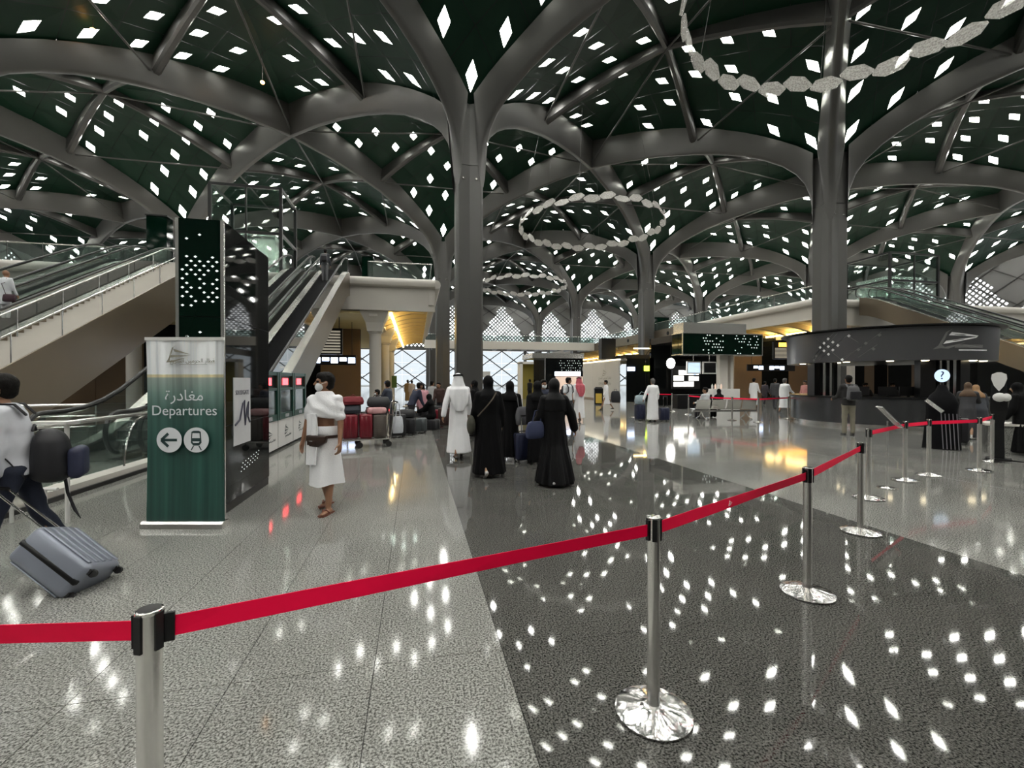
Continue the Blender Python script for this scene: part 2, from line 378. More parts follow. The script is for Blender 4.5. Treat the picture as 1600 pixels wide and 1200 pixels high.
for (i, j), lb in LABC.items():
    t = thing('roof_column', lb, 'column', (X0 + G * i, Y0 + G * j, 0), group='tree columns carrying the roof')
    link('shaft', SHAFT, t); link('plinth', PLINTH, t)
    for s in AR: link('arch_limb', AR[s], t)
    for a in (-1, 1):
        o = link('spot_lamp', SPOT, t); o.location = (a * .38, -.74, 13.4)

# two small amber lamps clipped to the ribs at upper left
for px, py, dd in ((412, 131, 30.5), (149, 50, 25.0)):
    p = at_depth(px, dd, CAMH + dd * (HOR - py) / FPX); b = MB(); b.ell(p, (.14, .14, .1), 10, 6); al_ = b.build('amber_lamp', mat('amber_lamp_glow', (1, .6, .2), .5, emit=(1, .45, .1), estr=12), ceiling, smooth=True)
    b = MB(); b.tube([p, Vector((p.x, p.y, roof_z(p.x, p.y)))], .02, 5); b.build('lamp_rod', M_RIB, al_)
# ------------------------------------------------------------------ floor
BX0, BX1 = .5, 4.88
floor = thing('floor', None, None); struct(floor, 'polished speckled granite floor with a dark band')
SX0, SX1, SY0, SY1 = BX0 - SLW * 9, BX1 + SLW * 5, 1.08, 1.08 + SLL * 8
gr = MB(); gr.b2(SX0, SX1, SY0, SY1, -.05, -.006); gr.build('grout_bed', M_GROUT, floor)
slab_cache = {}
def slab(x, y, w, l, m):
    k = (round(w, 3), round(l, 3), m.name)
    if k not in slab_cache:
        g = .0022; b = MB(); b.b2(-w / 2 + g, w / 2 - g, -l / 2 + g, l / 2 - g, -.03, 0)
        slab_cache[k] = b.mesh('floor_slab', m)
    o = link('floor_slab', slab_cache[k], floor); o.location = (x, y, 0)
for c in range(9):
    for r in range(8): slab(BX0 - SLW * (c + .5), SY0 + SLL * (r + .5), SLW, SLL, M_GRAN)
for c in range(5):
    for r in range(8): slab(BX1 + SLW * (c + .5), SY0 + SLL * (r + .5), SLW, SLL, M_GRAN)
DW = (BX1 - BX0) / 3
for c in range(3):
    for r in range(8): slab(BX0 + DW * (c + .5), SY0 + SLL * (r + .5) , DW, SLL, M_DARK)
fl = MB()
def fr(x0, x1, y0, y1, mi):
    fl.add([(x0, y0, 0), (x1, y0, 0), (x1, y1, 0), (x0, y1, 0)], [(0, 1, 2, 3)], mi)
fr(XMIN, SX0, YMIN, YMAX, 0); fr(SX1, XMAX, YMIN, YMAX, 0)
for y0, y1 in ((YMIN, SY0), (SY1, YMAX)):
    fr(SX0, BX0, y0, y1, 0); fr(BX1, SX1, y0, y1, 0); fr(BX0, BX1, y0, y1, 1)
fl.build('granite_field', [M_GRANF, M_DARKF], floor, fix=False)
# ------------------------------------------------------------------ facades
M_FAC = mat('facade_grey', (.12, .12, .117), .5, noise_s=.3)
M_PERF = mat('perforation_daylight', (.9, .9, .9), .5, emit=(.93, .97, 1), estr=2.4)
M_MULL = mat('mullion_dark', (.035, .033, .032), .4)
M_GLASSF = glass_mat('facade_glass', (.62, .66, .68), .08)
def perf(mb, a0, a1, z0, z1, fn, step=1.0, r=.25):
    k = 0; z = z0
    while z < z1:
        a = a0 + (step / 2 if k % 2 else 0)
        while a < a1:
            t_ = (a - a0) / (a1 - a0)
            if z > z0 + (z1 - z0) * (.25 + .75 * (1 - abs(2 * t_ - 1))): a += step; continue
            rr = r * (1.0 if z < z0 + (z1 - z0) * .6 else 1 - .5 * (z - z0 - (z1 - z0) * .6) / ((z1 - z0) * .4))
            mb.add([fn(a - rr, z), fn(a, z - rr), fn(a + rr, z), fn(a, z + rr)], [(0, 1, 2, 3)]); a += step
        z += step / 2; k += 1
def facade(name, fn, a0, a1, glazed, label):
    w = thing(name, None, None); struct(w, label)
    b = MB()
    def pan(p0, p1, z0, z1): b.add([fn(p0, z0, 0), fn(p1, z0, 0), fn(p1, z1, 0), fn(p0, z1, 0), fn(p0, z0, .3), fn(p1, z0, .3), fn(p1, z1, .3), fn(p0, z1, .3)], [(0, 1, 2, 3), (4, 5, 6, 7), (0, 1, 5, 4), (3, 2, 6, 7), (0, 3, 7, 4), (1, 2, 6, 5)])
    zs = 9.6 if glazed else 0
    pan(a0, a1, zs, 24.6)
    bay = G / 2; pos = a0
    while pos < a1 - .1:
        e = min(pos + bay, a1)
        if glazed: pan(pos - .4, pos + .4, 0, 9.6)
        s = MB(); perf(s, pos + .9, e - .6, 10.8, 22.5, lambda a, z: fn(a, z, -.03))
        tag(s.build('perforated_screen', M_PERF, w, fix=False), 'white daylight perforations', kind='stuff')
        # diagonal lattice in front
        L = MB(); nd = 2
        zz0, zz1 = (0, 22.5)
        cells = [(pos + (e - pos) * i / nd, pos + (e - pos) * (i + 1) / nd) for i in range(nd)]
        for c0, c1 in cells:
            for z in ([0, 4.8] if glazed else []) + ([9.6 + 4.3 * q for q in range(3)]):
                h = 4.8 if z < 9 else 4.3
                w_ = .24 if z < 9 else .14; L.bar(fn(c0, z, -.12), fn(c1, z + h, -.12), w_, w_); L.bar(fn(c1, z, -.12), fn(c0, z + h, -.12), w_, w_)
        tag(L.build('lattice_bars', M_MULL, w), kind='stuff')
        if glazed:
            for c0, c1 in cells:
                for z in (0.05, 3.2, 6.4):
                    gl = MB(); gl.add([fn(c0 + .03, z, .05), fn(c1 - .03, z, .05), fn(c1 - .03, z + 3.1, .05), fn(c0 + .03, z + 3.1, .05)], [(0, 1, 2, 3)]); gl.build('pane', M_GLASSF, w, fix=False)
        pos = e
    b.build('facade_frame', M_FAC, w)
    return w
facade('wall_far', lambda a, z, o=0: (a, YMAX + o, z), XMIN, XMAX, True, 'far end facade with lattice glazing below white dotted screens')
facade('wall_right', lambda a, z, o=0: (XMAX + o, a, z), YMIN, YMAX, False, 'right side facade of dense white perforations')
facade('wall_left', lambda a, z, o=0: (XMIN - o, a, z), 0, YMAX, False, 'left side facade of dense white perforations')
rw = MB(); rw.b2(XMIN, XMAX, YMIN - .4, YMIN, 0, 25); rw.b2(XMIN - .4, XMIN, YMIN, 0, 0, 25); struct(rw.build('wall_rear', M_FAC), 'plain grey wall behind the camera')
# planting glimpsed outside the entrance glazing
M_GROUND = mat('outside_paving', (.5, .48, .44), .8, noise_s=.3)
og = MB(); og.b2(XMIN - 20, XMAX + 20, YMAX + .4, YMAX + 60, -.3, -.02); struct(og.build('ground_outside', M_GROUND), 'pale paving outside the glazed end')
# ------------------------------------------------------------------ mezzanines
ZM = 8.0; MY0 = 28.7
def bullnose(mb, p0, p1, out, z=ZM, mi=0):
    """rounded edge beam from p0 to p1 (2-D), bulging towards out (2-D)"""
    prof = [(0, 0), (.22, -.04), (.34, -.18), (.36, -.34), (.28, -.5), (.1, -.56), (0, -.56)]
    rings = []
    for p in (p0, p1): rings.append([Vector((p[0] + out[0] * a, p[1] + out[1] * a, z + b)) for a, b in prof])
    mb.loft(rings, mi)
def balustrade(parent, p0, p1, z, h=1.05, step=1.6, glass=None, rail=.03, post=True):
    p0, p1 = Vector((*p0, 0)), Vector((*p1, 0)); L = (p1 - p0).length; n = max(1, round(L / step)); d = (p1 - p0) / n
    for i in range(n):
        a, b = p0 + d * (i + .02), p0 + d * (i + .98)
        MB().bar(a + Vector((0, 0, z + h / 2 - .02)), b + Vector((0, 0, z + h / 2 - .02)), .016, h - .12).build('glass_pane', glass or M_GLASSD, parent)
    r = MB(); r.tube([p0 + Vector((0, 0, z + h)), p1 + Vector((0, 0, z + h))], rail, 8); r.build('top_rail', M_STEEL, parent, smooth=True)
    if post:
        q = MB(); q.bar((0, 0, z), (0, 0, z + h), .035, .02); qm = q.mesh('post', M_DKSTEEL)
        for i in range(n + 1): link('post', qm, parent).location = p0 + d * i
def mezz(name, label, x0, x1, y0, y1, edge_x, ex_dir, brown_from=None):
    t = thing(name, label, 'mezzanine')
    s = MB(); s.b2(x0, x1, y0 + .02, y1, ZM - .3, ZM); s.build('deck', M_CREAM, t)
    f = MB(); bullnose(f, (x0, y0), (x1, y0), (0, -1))
    f.add([(x0, y0 + .05, ZM - .5), (x1, y0 + .05, ZM - .5), (x1, y0 + .12, ZM - 2.0), (x0, y0 + .12, ZM - 2.0), (x0, y0 + .35, ZM - .5), (x1, y0 + .35, ZM - .5), (x1, y0 + .35, ZM - 2.0), (x0, y0 + .35, ZM - 2.0)],
          [(0, 1, 2, 3), (4, 5, 6, 7), (3, 2, 6, 7), (0, 3, 7, 4), (1, 2, 6, 5)])
    f.build('front_fascia', M_CREAM, t, smooth=True)
    e = MB(); yb = brown_from or y1
    bullnose(e, (edge_x, y0), (edge_x, yb), (ex_dir, 0))
    e.b2(edge_x - .12 * ex_dir, edge_x - .4 * ex_dir, y0, yb, ZM - 1.6, ZM - .5)
    e.build('side_fascia', M_CREAM, t, smooth=True)
    if brown_from:
        g = MB(); g.b2(edge_x + .15 * ex_dir, edge_x - .3 * ex_dir, yb, y1, ZM - 1.2, ZM + .02); g.build('bronze_fascia', M_BRONZE, t)
        for k in range(6):
            y = yb + 3 + k * 5.2
            h = MB(); h.lathe([(.02, 0), (.24, 0), (.24, .05), (.02, .05)], n=14); me = h.mesh('round_vent', M_BLACK); o = link('round_vent', me, t)
            o.location = (edge_x + .16 * ex_dir, y, ZM - .6); o.rotation_euler = (0, PI / 2 * ex_dir, 0)
    return t
ML = mezz('mezzanine', 'cream mezzanine deck on the left carrying the escalator landings', XMIN, 1.2, MY0, 60, 1.2, 1)
MR = mezz('mezzanine', 'cream mezzanine deck on the right behind the information kiosk', 30.2, XMAX - 1, MY0, YMAX - 6, 30.2, -1, brown_from=46)
balustrade(ML, (-2.9, MY0 + .3), (1.0, MY0 + .3), ZM); balustrade(ML, (1.0, MY0 + .3), (1.0, 60), ZM, step=3)
balustrade(ML, (XMIN, MY0 + .3), (-16.6, MY0 + .3), ZM)
balustrade(MR, (30.4, MY0 + .3), (33.2, MY0 + .3), ZM); balustrade(MR, (30.4, MY0 + .3), (30.4, 100), ZM, step=4)
# vaulted, warm-lit soffits with curved ribs
def soffit(t, xe, sgn, y0, y1, w, nrib):
    """xe: outer edge x, vault runs inward (direction sgn) by w"""
    s = MB(); prof = []
    for i in range(9):
        u = i / 8; prof.append((xe + sgn * w * u, ZM - 1.25 - .75 * u ** 1.6 + .15 * math.sin(u * PI)))
    s.loft([[Vector((x, y, z)) for x, z in prof] for y in (y0, y1)], closed=False); s.build('vault_soffit', M_WARM, t, smooth=True, fix=False)
    for k in range(nrib):
        y = y0 + (y1 - y0) * (k + .5) / nrib; r = MB()
        r.loft([[Vector((x, y - .2, z + .05)), Vector((x, y - .2, z - .34 - .1 * (abs(x - xe) / w))), Vector((x, y + .2, z - .34 - .1 * (abs(x - xe) / w))), Vector((x, y + .2, z + .05))] for x, z in prof])
        r.build('vault_rib', M_VRIB, t)
    xi = xe + sgn * w
    b = MB(); b.b2(xi - .25, xi + .25, y0, y1, ZM - 2.35, ZM - 1.9); b.build('spine_beam', M_CREAM, t)
    l = MB(); l.b2(xi - sgn * .95, xi - sgn * 1.1, y0 + .9, y1, ZM - 2.08, ZM - 1.95); l.build('strip_lamp', M_WARMLIGHT, t)
soffit(ML, 1.0, -1, MY0 + .4, 59.5, 3.6, 13)
soffit(MR, 30.5, 1, MY0 + .4, 90, 5.0, 22)
# inner flat ceilings under the decks
for t, x0, x1, y1 in ((ML, XMIN, -2.6, 60), (MR, 35.5, XMAX - 1, 104)):
    b = MB(); b.b2(x0, x1, MY0 + .4, y1, ZM - 2.2, ZM - 2.05); b.build('lower_ceiling', M_WARM, t)
def mezz_col(x, y, lb):
    t = thing('mezzanine_column', lb, 'column', (x, y, 0), group='white columns under the mezzanines')
    s = MB(); s.lathe([(.37, 0), (.37, 4.6), (.42, 4.65), (.42, 4.75)], n=20); s.build('shaft', M_CREAM, t, smooth=True)
    c = MB(); sq = lambda h, z: [Vector((a * h, b * h, z)) for a, b in ((-1, -1), (1, -1), (1, 1), (-1, 1))]
    c.loft([sq(.46, 4.75), sq(.55, 5.3), sq(.85, 5.9), sq(.85, 6.1)]); c.build('capital', M_CREAM, t)
mezz_col(-2.55, 29.9, 'white round mezzanine column with flared square head beside the left escalator')
mezz_col(-2.55, 38.8, 'second white mezzanine column, lit yellow under the left vault')
mezz_col(-2.55, 47.7, 'third white mezzanine column deep under the left vault')
mezz_col(35.2, 30.2, 'white mezzanine column behind the information kiosk')
mezz_col(35.2, 39.2, 'second white mezzanine column behind the kiosk, further under the right deck')
mezz_col(-10.3, 29.9, 'white mezzanine column seen between escalator truss and green pylon')
mezz_col(-16, 29.9, 'white mezzanine column under the left stair landing')
# footbridge across the nave
fb = thing('footbridge', 'grey footbridge crossing the hall between the two mezzanines', 'bridge')
b = MB(); b.b2(1.3, 30, 72, 76, ZM - .35, ZM); b.build('deck', M_FAC, fb)
b = MB(); b.b2(1.3, 30, 71.8, 72.1, ZM - 1.2, ZM + .1); b.build('edge_beam', M_CREAM, fb)
for k in range(11):
    b = MB(); b.b2(2.5 + k * 2.6, 2.75 + k * 2.6, 72, 76, ZM - 1.25, ZM - .35); b.build('cross_beam', M_DKSTEEL, fb)
balustrade(fb, (1.4, 71.95), (30, 71.95), ZM + .05, step=3)
# ------------------------------------------------------------------ escalators and stairs
SL = .51; YB = 12.0; YT = YB + ZM / SL
def slope_pts(off, y0=YB - 1.6, y1=YT + .62, n=14):
    """centre line of an escalator: flat landing, smooth foot, slope, smooth head"""
    out = []
    for i in range(n + 1):
        y = y0 + (y1 - y0) * i / n
        z = (y - YB) * SL; k = .6
        z = max(0, z) if abs(z) > k else (z + k) ** 2 / (4 * k)
        if z > ZM - k: z = ZM if z > ZM + k else ZM - ((ZM + k) - z) ** 2 / (4 * k)
        out.append((y, z + off))
    return out
M_STEP = mat('escalator_step', (.03, .03, .032), .4, .5)
M_SKIRT = mat('skirt_steel', (.42, .40, .37), .25, .9)
def escalator(xc, label, w=1.0):
    t = thing('escalator', label, 'escalator', (xc, YB, 0), group='escalators up to the mezzanine'); o = -YB
    hw = w / 2 + .28
    for s in (-1, 1):
        sk = MB(); sk.loft([[Vector((s * hw, y + o, max(z - 1.25, -.0))), Vector((s * (hw - .05), y + o, max(z - 1.25, 0))), Vector((s * (hw - .05), y + o, z + .12)), Vector((s * hw, y + o, z + .12))] for y, z in slope_pts(0, YB - 1.6, YT + .55, 30)])
        sk.build('side_cladding', M_BRONZE, t)
        dk = MB(); dk.loft([[Vector((s * hw, y + o, z + .12)), Vector((s * (w / 2), y + o, z + .12)), Vector((s * (w / 2), y + o, z + .17)), Vector((s * hw, y + o, z + .17))] for y, z in slope_pts(0, n=30)]); dk.build('decking', M_SKIRT, t)
        xg = s * (w / 2 + .14)
        gl = MB(); gl.loft([[Vector((xg, y + o, z + .16)), Vector((xg, y + o, z + .93))] for y, z in slope_pts(0, n=30)], closed=False); gl.build('glass_balustrade', M_GLASSD, t, fix=False)
        pts = [Vector((xg, y + o, z + .97)) for y, z in slope_pts(0, n=30)]
        f0 = pts[0]; e0 = pts[-1]
        pre = [f0 + Vector((0, -.36 * math.sin(a) , -.40 + .40 * math.cos(a))) for a in [PI * .98 - PI * .98 * i / 7 for i in range(7)]]
        post = [e0 + Vector((0, .36 * math.sin(a), -.40 + .40 * math.cos(a))) for a in [PI * .98 * (i + 1) / 7 for i in range(7)]]
        h = MB(); P = pre + pts + post; h.tube(P, .045, 8); h.build('handrail', M_RUBBER, t, smooth=True)
        r = MB(); r.tube([p - Vector((0, 0, .06)) for p in pts], .018, 6); r.build('rail_trim', M_CHROME, t, smooth=True)
        c = MB()  # rounded glass newel at the foot
        c.add([pts[0] - Vector((0, 0, .82))] + [p for p in pre], [(0, i + 1, i + 2) for i in range(len(pre) - 1)]); c.build('newel_glass', M_GLASSD, t, fix=False)
    un = MB(); un.loft([[Vector((-hw + .05, y + o, max(z - 1.25, 0))), Vector((hw - .05, y + o, max(z - 1.25, 0)))] for y, z in slope_pts(0, n=20)], closed=False); un.build('underside', M_BRONZE, t, fix=False)
    n = 40; stp = MB()
    for i in range(n):
        y = YB + (i + .0) * (YT - YB) / n; z = i * ZM / n
        stp.b2(-w / 2, w / 2, y + o, y + o + .41, z - .05, z + .2)
    tag(stp.build('steps', M_STEP, t), 'dark ribbed steps', kind='stuff')
    pl = MB(); pl.b2(-w / 2, w / 2, -1.7, .02, .0, .02); pl.build('comb_plate', M_SKIRT, t)
    return t
escalator(-4.65, 'escalator nearest the cream block, rising away beside the ticket machines')
escalator(-6.5, 'escalator left of the nearest one, its rounded end seen past the banner')
escalator(-13.95, 'far-left escalator carrying a passenger in white')
escalator(-15.9, 'outermost left escalator beyond the passenger in white')
escalator(34.6, 'right escalator rising to the mezzanine behind the kiosk')
escalator(36.6, 'second right escalator beside the one behind the kiosk')
def stair(x0, x1, label):
    t = thing('staircase', label, 'stairs', (0, 0, 0)); n = 50; st = MB()
    for i in range(n):
        y = YB + i * (YT - YB) / n; z = (i + 1) * ZM / n
        st.b2(x0, x1, y, y + .34, z - .35, z)
    tag(st.build('steps', M_CREAM, t), 'pale stair treads', kind='stuff')
    for x, s in ((x0, -1), (x1, 1)):
        sk = MB(); sk.loft([[Vector((x, y, max(z - 2.0, 0))), Vector((x + s * .06, y, max(z - 2.0, 0))), Vector((x + s * .06, y, z + .16)), Vector((x, y, z + .16))] for y, z in slope_pts(0, YB - .4, YT + .45, 20)]); sk.build('side_cladding', M_BRONZE, t)
    un = MB(); un.loft([[Vector((x0, y, max(z - 1.95, .0))), Vector((x1, y, max(z - 1.95, 0)))] for y, z in slope_pts(0, YB - .4, YT + .45, 20)], closed=False); un.build('underside', M_BRONZE, t, fix=False)
    for x in (x0 + .1, x1 - .05):
        r = MB(); pts = [Vector((x, y, z + 1.0)) for y, z in slope_pts(0, YB, YT, 16)]; r.tube(pts, .025, 8); r.build('handrail', M_STEEL, t, smooth=True)
        for i in range(0, 17, 2): MB().tube([pts[i], pts[i] - Vector((0, 0, .95))], .018, 6).build('baluster', M_STEEL, t)
    return t
stair(-13.0, -11.6, 'fixed bronze-clad staircase alongside the far-left escalator')
# guard rails on the floor left of the escalators
gt = thing('glass_guard', 'low glass guard with curved steel strut on a stone kerb behind the banner', 'railing')
b = MB(); b.b2(-5.0, -4.7, 4.6, 10.0, 0, .14); b.build('kerb', M_CREAM, gt)
b = MB(); b.b2(-4.72, -4.66, 4.6, 10.0, 0, .06); b.build('kerb_base', M_DKSTEEL, gt)
balustrade(gt, (-4.85, 4.6), (-4.85, 10.0), .14, h=.86, step=2.7, rail=.035, post=False)
for y in (6.4, 8.7):
    MB().tube([Vector((-4.82, y + .02 + .55 * (1 - math.cos(a)), .16 + .8 * math.sin(a))) for a in [PI / 2 * i / 8 for i in range(9)]], .017, 6).build('curved_strut', M_CHROME, gt, smooth=True)
def rail_fence(p0, p1, label):
    t = thing('rail_fence', label, 'railing'); p0, p1 = Vector((*p0, 0)), Vector((*p1, 0))
    for z in (.45, .72, 1.0): MB().tube([p0 + Vector((0, 0, z)), p1 + Vector((0, 0, z))], .03 if z > .9 else .018, 8).build('rail', M_STEEL, t, smooth=True)
    n = max(2, int((p1 - p0).length / 1.5))
    for i in range(n + 1):
        p = p0 + (p1 - p0) * i / n; MB().tube([p, p + Vector((0, 0, 1))], .022, 8).build('post', M_STEEL, t, smooth=True)
rail_fence((-12.9, 9.8), (-7.6, 10.6), 'steel rail fence crossing left of the escalator feet')
rail_fence((-11.2, 12.6), (-7.9, 13.2), 'second steel rail fence further back at left')
# ------------------------------------------------------------------ crystal rings under the roof
def crystal_mat():
    m = bpy.data.materials.new('etched_crystal'); m.use_nodes = True; nt = m.node_tree; b = nt.nodes['Principled BSDF']; MATS['crystal'] = m
    tc = nt.nodes.new('ShaderNodeTexCoord'); vo = nt.nodes.new('ShaderNodeTexVoronoi'); vo.inputs['Scale'].default_value = 14
    nt.links.new(tc.outputs['Object'], vo.inputs['Vector'])
    rp = nt.nodes.new('ShaderNodeValToRGB'); rp.color_ramp.elements[0].color = (.28, .27, .25, 1); rp.color_ramp.elements[1].color = (.66, .65, .61, 1)
    nt.links.new(vo.outputs['Distance'], rp.inputs['Fac']); nt.links.new(rp.outputs[0], b.inputs['Base Color'])
    bp = nt.nodes.new('ShaderNodeBump'); bp.inputs['Strength'].default_value = .8; bp.inputs['Distance'].default_value = .05
    nt.links.new(vo.outputs['Distance'], bp.inputs['Height']); nt.links.new(bp.outputs[0], b.inputs['Normal'])
    b.inputs['Roughness'].default_value = .18; b.inputs['Transmission Weight'].default_value = .25; b.inputs['Alpha'].default_value = .78
    b.inputs['Emission Color'].default_value = (1, .95, .85, 1); b.inputs['Emission Strength'].default_value = .03
    return m
M_CRY = crystal_mat()
RX, RY, RZ, RR, NPL = 15.0, 11.6, 15.2, 6.2, 34
seg = 2 * RR * math.sin(PI / NPL)
hx = [(-seg / 2, .02), (-seg * .24, .29), (seg * .24, .29), (seg / 2, .02), (seg * .5, -.06), (seg * .24, -.29), (-seg * .24, -.29), (-seg * .5, -.06)]
hx = [(x * 1.08 + y * .28, y) for x, y in hx]
cp = MB(); cp.prism(hx, Matrix.Translation((0, 0, -.03)), .06); CRY = cp.mesh('crystal_panel', M_CRY)
for k, lb in enumerate(('large suspended ring of faceted crystal plates overhead at top right', 'suspended crystal ring hanging over the middle of the hall', 'farthest suspended crystal ring near the end facade')):
    c = Vector((RX, RY + 25.2 * k, RZ)); t = thing('crystal_ring', lb, 'ring light', c, group='suspended crystal rings')
    for i in range(NPL):
        a = 2 * PI * (i + .5) / NPL; o = link('crystal_panel', CRY, t); o.location = (RR * math.cos(a), RR * math.sin(a), .1 * (-1) ** i)
        o.rotation_euler = (Matrix.Rotation(a + PI / 2, 3, 'Z') @ Matrix.Rotation(PI / 2 - .25 + .18 * math.sin(i * 1.7), 3, 'X') @ Matrix.Rotation(.12 * (-1) ** i, 3, 'Z')).to_euler()
    for i in range(6):
        a = 2 * PI * i / 6; p = Vector((RR * math.cos(a), RR * math.sin(a), .2)); q = Vector((RR * math.cos(a) * .75, RR * math.sin(a) * .75, 7.6))
        MB().tube([p, q], .012, 5).build('suspension_wire', M_DKSTEEL, t)
# ------------------------------------------------------------------ belt barriers
M_RED = mat('red_belt', (1.0, .002, .06), .6, spec=.2, noise_s=40, noise_a=.06)
PH = .95
bp_ = MB()
prof = [(.005, .05), (.035, .05), (.05, .044), (.075, .037), (.12, .028), (.165, .018), (.18, .013), (.18, .008), (.17, .006), (.15, .004), (.15, 0)]
n = 96; rings = []
for r, z in prof:
    ring = []
    for k in range(n):
        a = 2 * PI * k / n; dz = .0009 * math.sin(12 * a) * (1 if .06 < r < .17 else 0)  # shallow ripple added so highlights break into radial streaks
        ring.append(Vector((r * math.cos(a), r * math.sin(a), z + dz)))
    rings.append(ring)
bp_.loft(rings, caps=(True, True)); BASE = bp_.mesh('base', M_SPUN, smooth=True)
p_ = MB(); p_.lathe([(.031, .03), (.031, PH - .11), (.0315, PH - .1), (.031, PH - .012)], n=24); POLE = p_.mesh('pole', M_STEEL, smooth=True)
c_ = MB(); c_.lathe([(.0325, PH - .012), (.034, PH - .01), (.034, PH - .002), (.031, PH), (.0, PH - .0005)], n=24); CAP = c_.mesh('cap', M_CHROME, smooth=True)
s_ = MB()
for k in range(4):
    a = PI / 4 + k * PI / 2; R = Matrix.Rotation(a, 3, 'Z'); s_.box(R @ Vector((.0325, 0, PH - .06)), (.008, .022, .105), M=R)
SLOT = s_.mesh('belt_slots', M_BLKPL)
POSTS = []
def barrier(p, label, group='steel posts of the belt barriers', slots=True, black=False):
    t = thing('barrier_post', label, 'barrier', (p.x, p.y, 0), rz=.4, group=group)
    link('base', BASE, t); link('pole', POLE, t); c = link('cap', CAP, t); 
    if slots: tag(link('belt_slots', SLOT, t), kind=None)
    if black:
        b = MB(); b.lathe([(.0, PH + .0006), (.0285, PH + .0006), (.0285, PH - .006)], n=24); b.build('cap_insert', M_BLKPL, t)
    POSTS.append((t, p)); return t
def belt(t, p, q, h=.056, z=PH - .062, sag=.0, clip=True, clip_at_p=False):
    """red belt leaving post t at p, reaching q; child of t"""
    p, q = Vector((p.x, p.y, 0)), Vector((q.x, q.y, 0)); d = (q - p); L = d.length; d.normalize(); sd = Vector((-d.y, d.x, 0)); n = 10
    M = (Matrix.Translation(p) @ Matrix.Rotation(.4, 4, 'Z')).inverted()
    rings = []
    for i in range(n + 1):
        u = .04 + (L - .08) * i / n; zz = z - sag * math.sin(PI * u / L); c = p + d * u; w = .0012
        tw = .004 * math.sin(u * 3)
        rings.append([M @ (c + sd * (w + tw) + Vector((0, 0, zz + h / 2))), M @ (c + sd * (w - tw) + Vector((0, 0, zz - h / 2))), M @ (c - sd * (w + tw) + Vector((0, 0, zz - h / 2))), M @ (c - sd * (w - tw) + Vector((0, 0, zz + h / 2)))])
    b = MB(); b.loft(rings); o = b.build('belt', M_RED, t)
    if clip:
        e = q - d * .046; k = MB(); k.bar(M @ (e - d * .014 + Vector((0, 0, z))), M @ (e + d * .014 + Vector((0, 0, z))), .012, .082); k.build('belt_clip', M_BLKPL, t)
    k = MB(); e = p + d * .036; k.bar(M @ (e - d * .006 + Vector((0, 0, z))), M @ (e + d * .006 + Vector((0, 0, z))), .02, .095); k.build('belt_outlet', M_BLKPL, t)
    return o
b0 = at_depth(231, 1.265); b1 = floor_at(1022, 1117); b2 = floor_at(1263, 928); b3 = floor_at(1346, 832)
t0 = barrier(b0, 'nearest steel barrier post at lower left, cut by the frame', black=True)
t1 = barrier(b1, 'steel barrier post with brushed round base, front centre right')
t2 = barrier(b2, 'steel barrier post second along the near belt line, on dark granite')
t3 = barrier(b3, 'steel barrier post where the near belt line ends before the sign stand')
belt(t0, b0, at_depth(-420, 1.21), clip=False); belt(t1, b1, b0); belt_b = belt(t2, b2, b1); belt(t3, b3, b2)
# small white train mark on the belt between the second and third post
def on_seg(p, q, f): return Vector((p.x + (q.x - p.x) * f, p.y + (q.y - p.y) * f, 0))
m4 = floor_at(1358, 779); m5 = floor_at(1415, 751); m6 = floor_at(1452, 743); m7 = floor_at(1531, 736); m8 = floor_at(1551, 722)
t4 = barrier(m4, 'steel barrier post just behind the end of the near line'); t5 = barrier(m5, 'steel barrier post in front of the kiosk counter, right of the sign stand')
t6 = barrier(m6, 'steel barrier post in front of the black help lectern'); t7 = barrier(m7, 'steel barrier post left of the shield sign stand')
t8 = barrier(m8, 'steel barrier post touching the shield sign stand at right')
belt(t4, m4, m5); belt(t5, m5, m6); belt(t6, m6, m7); belt(t7, m7, m8)
far = [floor_at(993, 652), floor_at(1050, 643), floor_at(1076, 648), floor_at(1109, 654), floor_at(1144, 657), floor_at(1185, 660), floor_at(1232, 655)]
fl_ = ['far steel barrier post left of the man with two suitcases', 'far steel barrier post right of the man with two suitcases', 'far steel barrier post at the left end of the bench', 'far steel barrier post in front of the bench middle',
       'far steel barrier post at the right end of the bench', 'far steel barrier post beside the walkers in white', 'far steel barrier post beside the information kiosk']
ft = [barrier(p, l, 'far belt barrier by the cafe', slots=False) for p, l in zip(far, fl_)]
for i in (2, 3, 4, 5): belt(ft[i], far[i], far[i + 1], clip=False)
belt(ft[1], far[1], far[1] + Vector((-1.0, .9, 0)), clip=False)
# sign stand
sp_ = floor_at(1387, 763); st = thing('sign_stand', 'thin steel floor stand holding a small tilted notice', 'sign', sp_, rz=-PHI)
b = MB(); b.lathe([(.13, 0), (.13, .008), (.02, .022), (.012, .03)], n=24); b.build('base', M_CHROME, st, smooth=True)
b = MB(); b.lathe([(.009, .02), (.009, 1.0)], n=8); b.lathe([(.016, .5), (.016, .53)], n=8); b.build('pole', M_STEEL, st, smooth=True)
FN = frame((.02, -.01, 1.06), (.62, -.2, -.76), (.3, .93, -.0))
b = MB(); b.prism([(-.2, -.1), (.2, -.1), (.2, .1), (-.2, .1)], FN, .012); b.build('notice_plate', M_STEEL, st)
b = MB(); b.prism([(-.18, -.085), (.18, -.085), (.18, .085), (-.18, .085)], FN, .016); b.build('notice_sheet', M_WHITE, st)
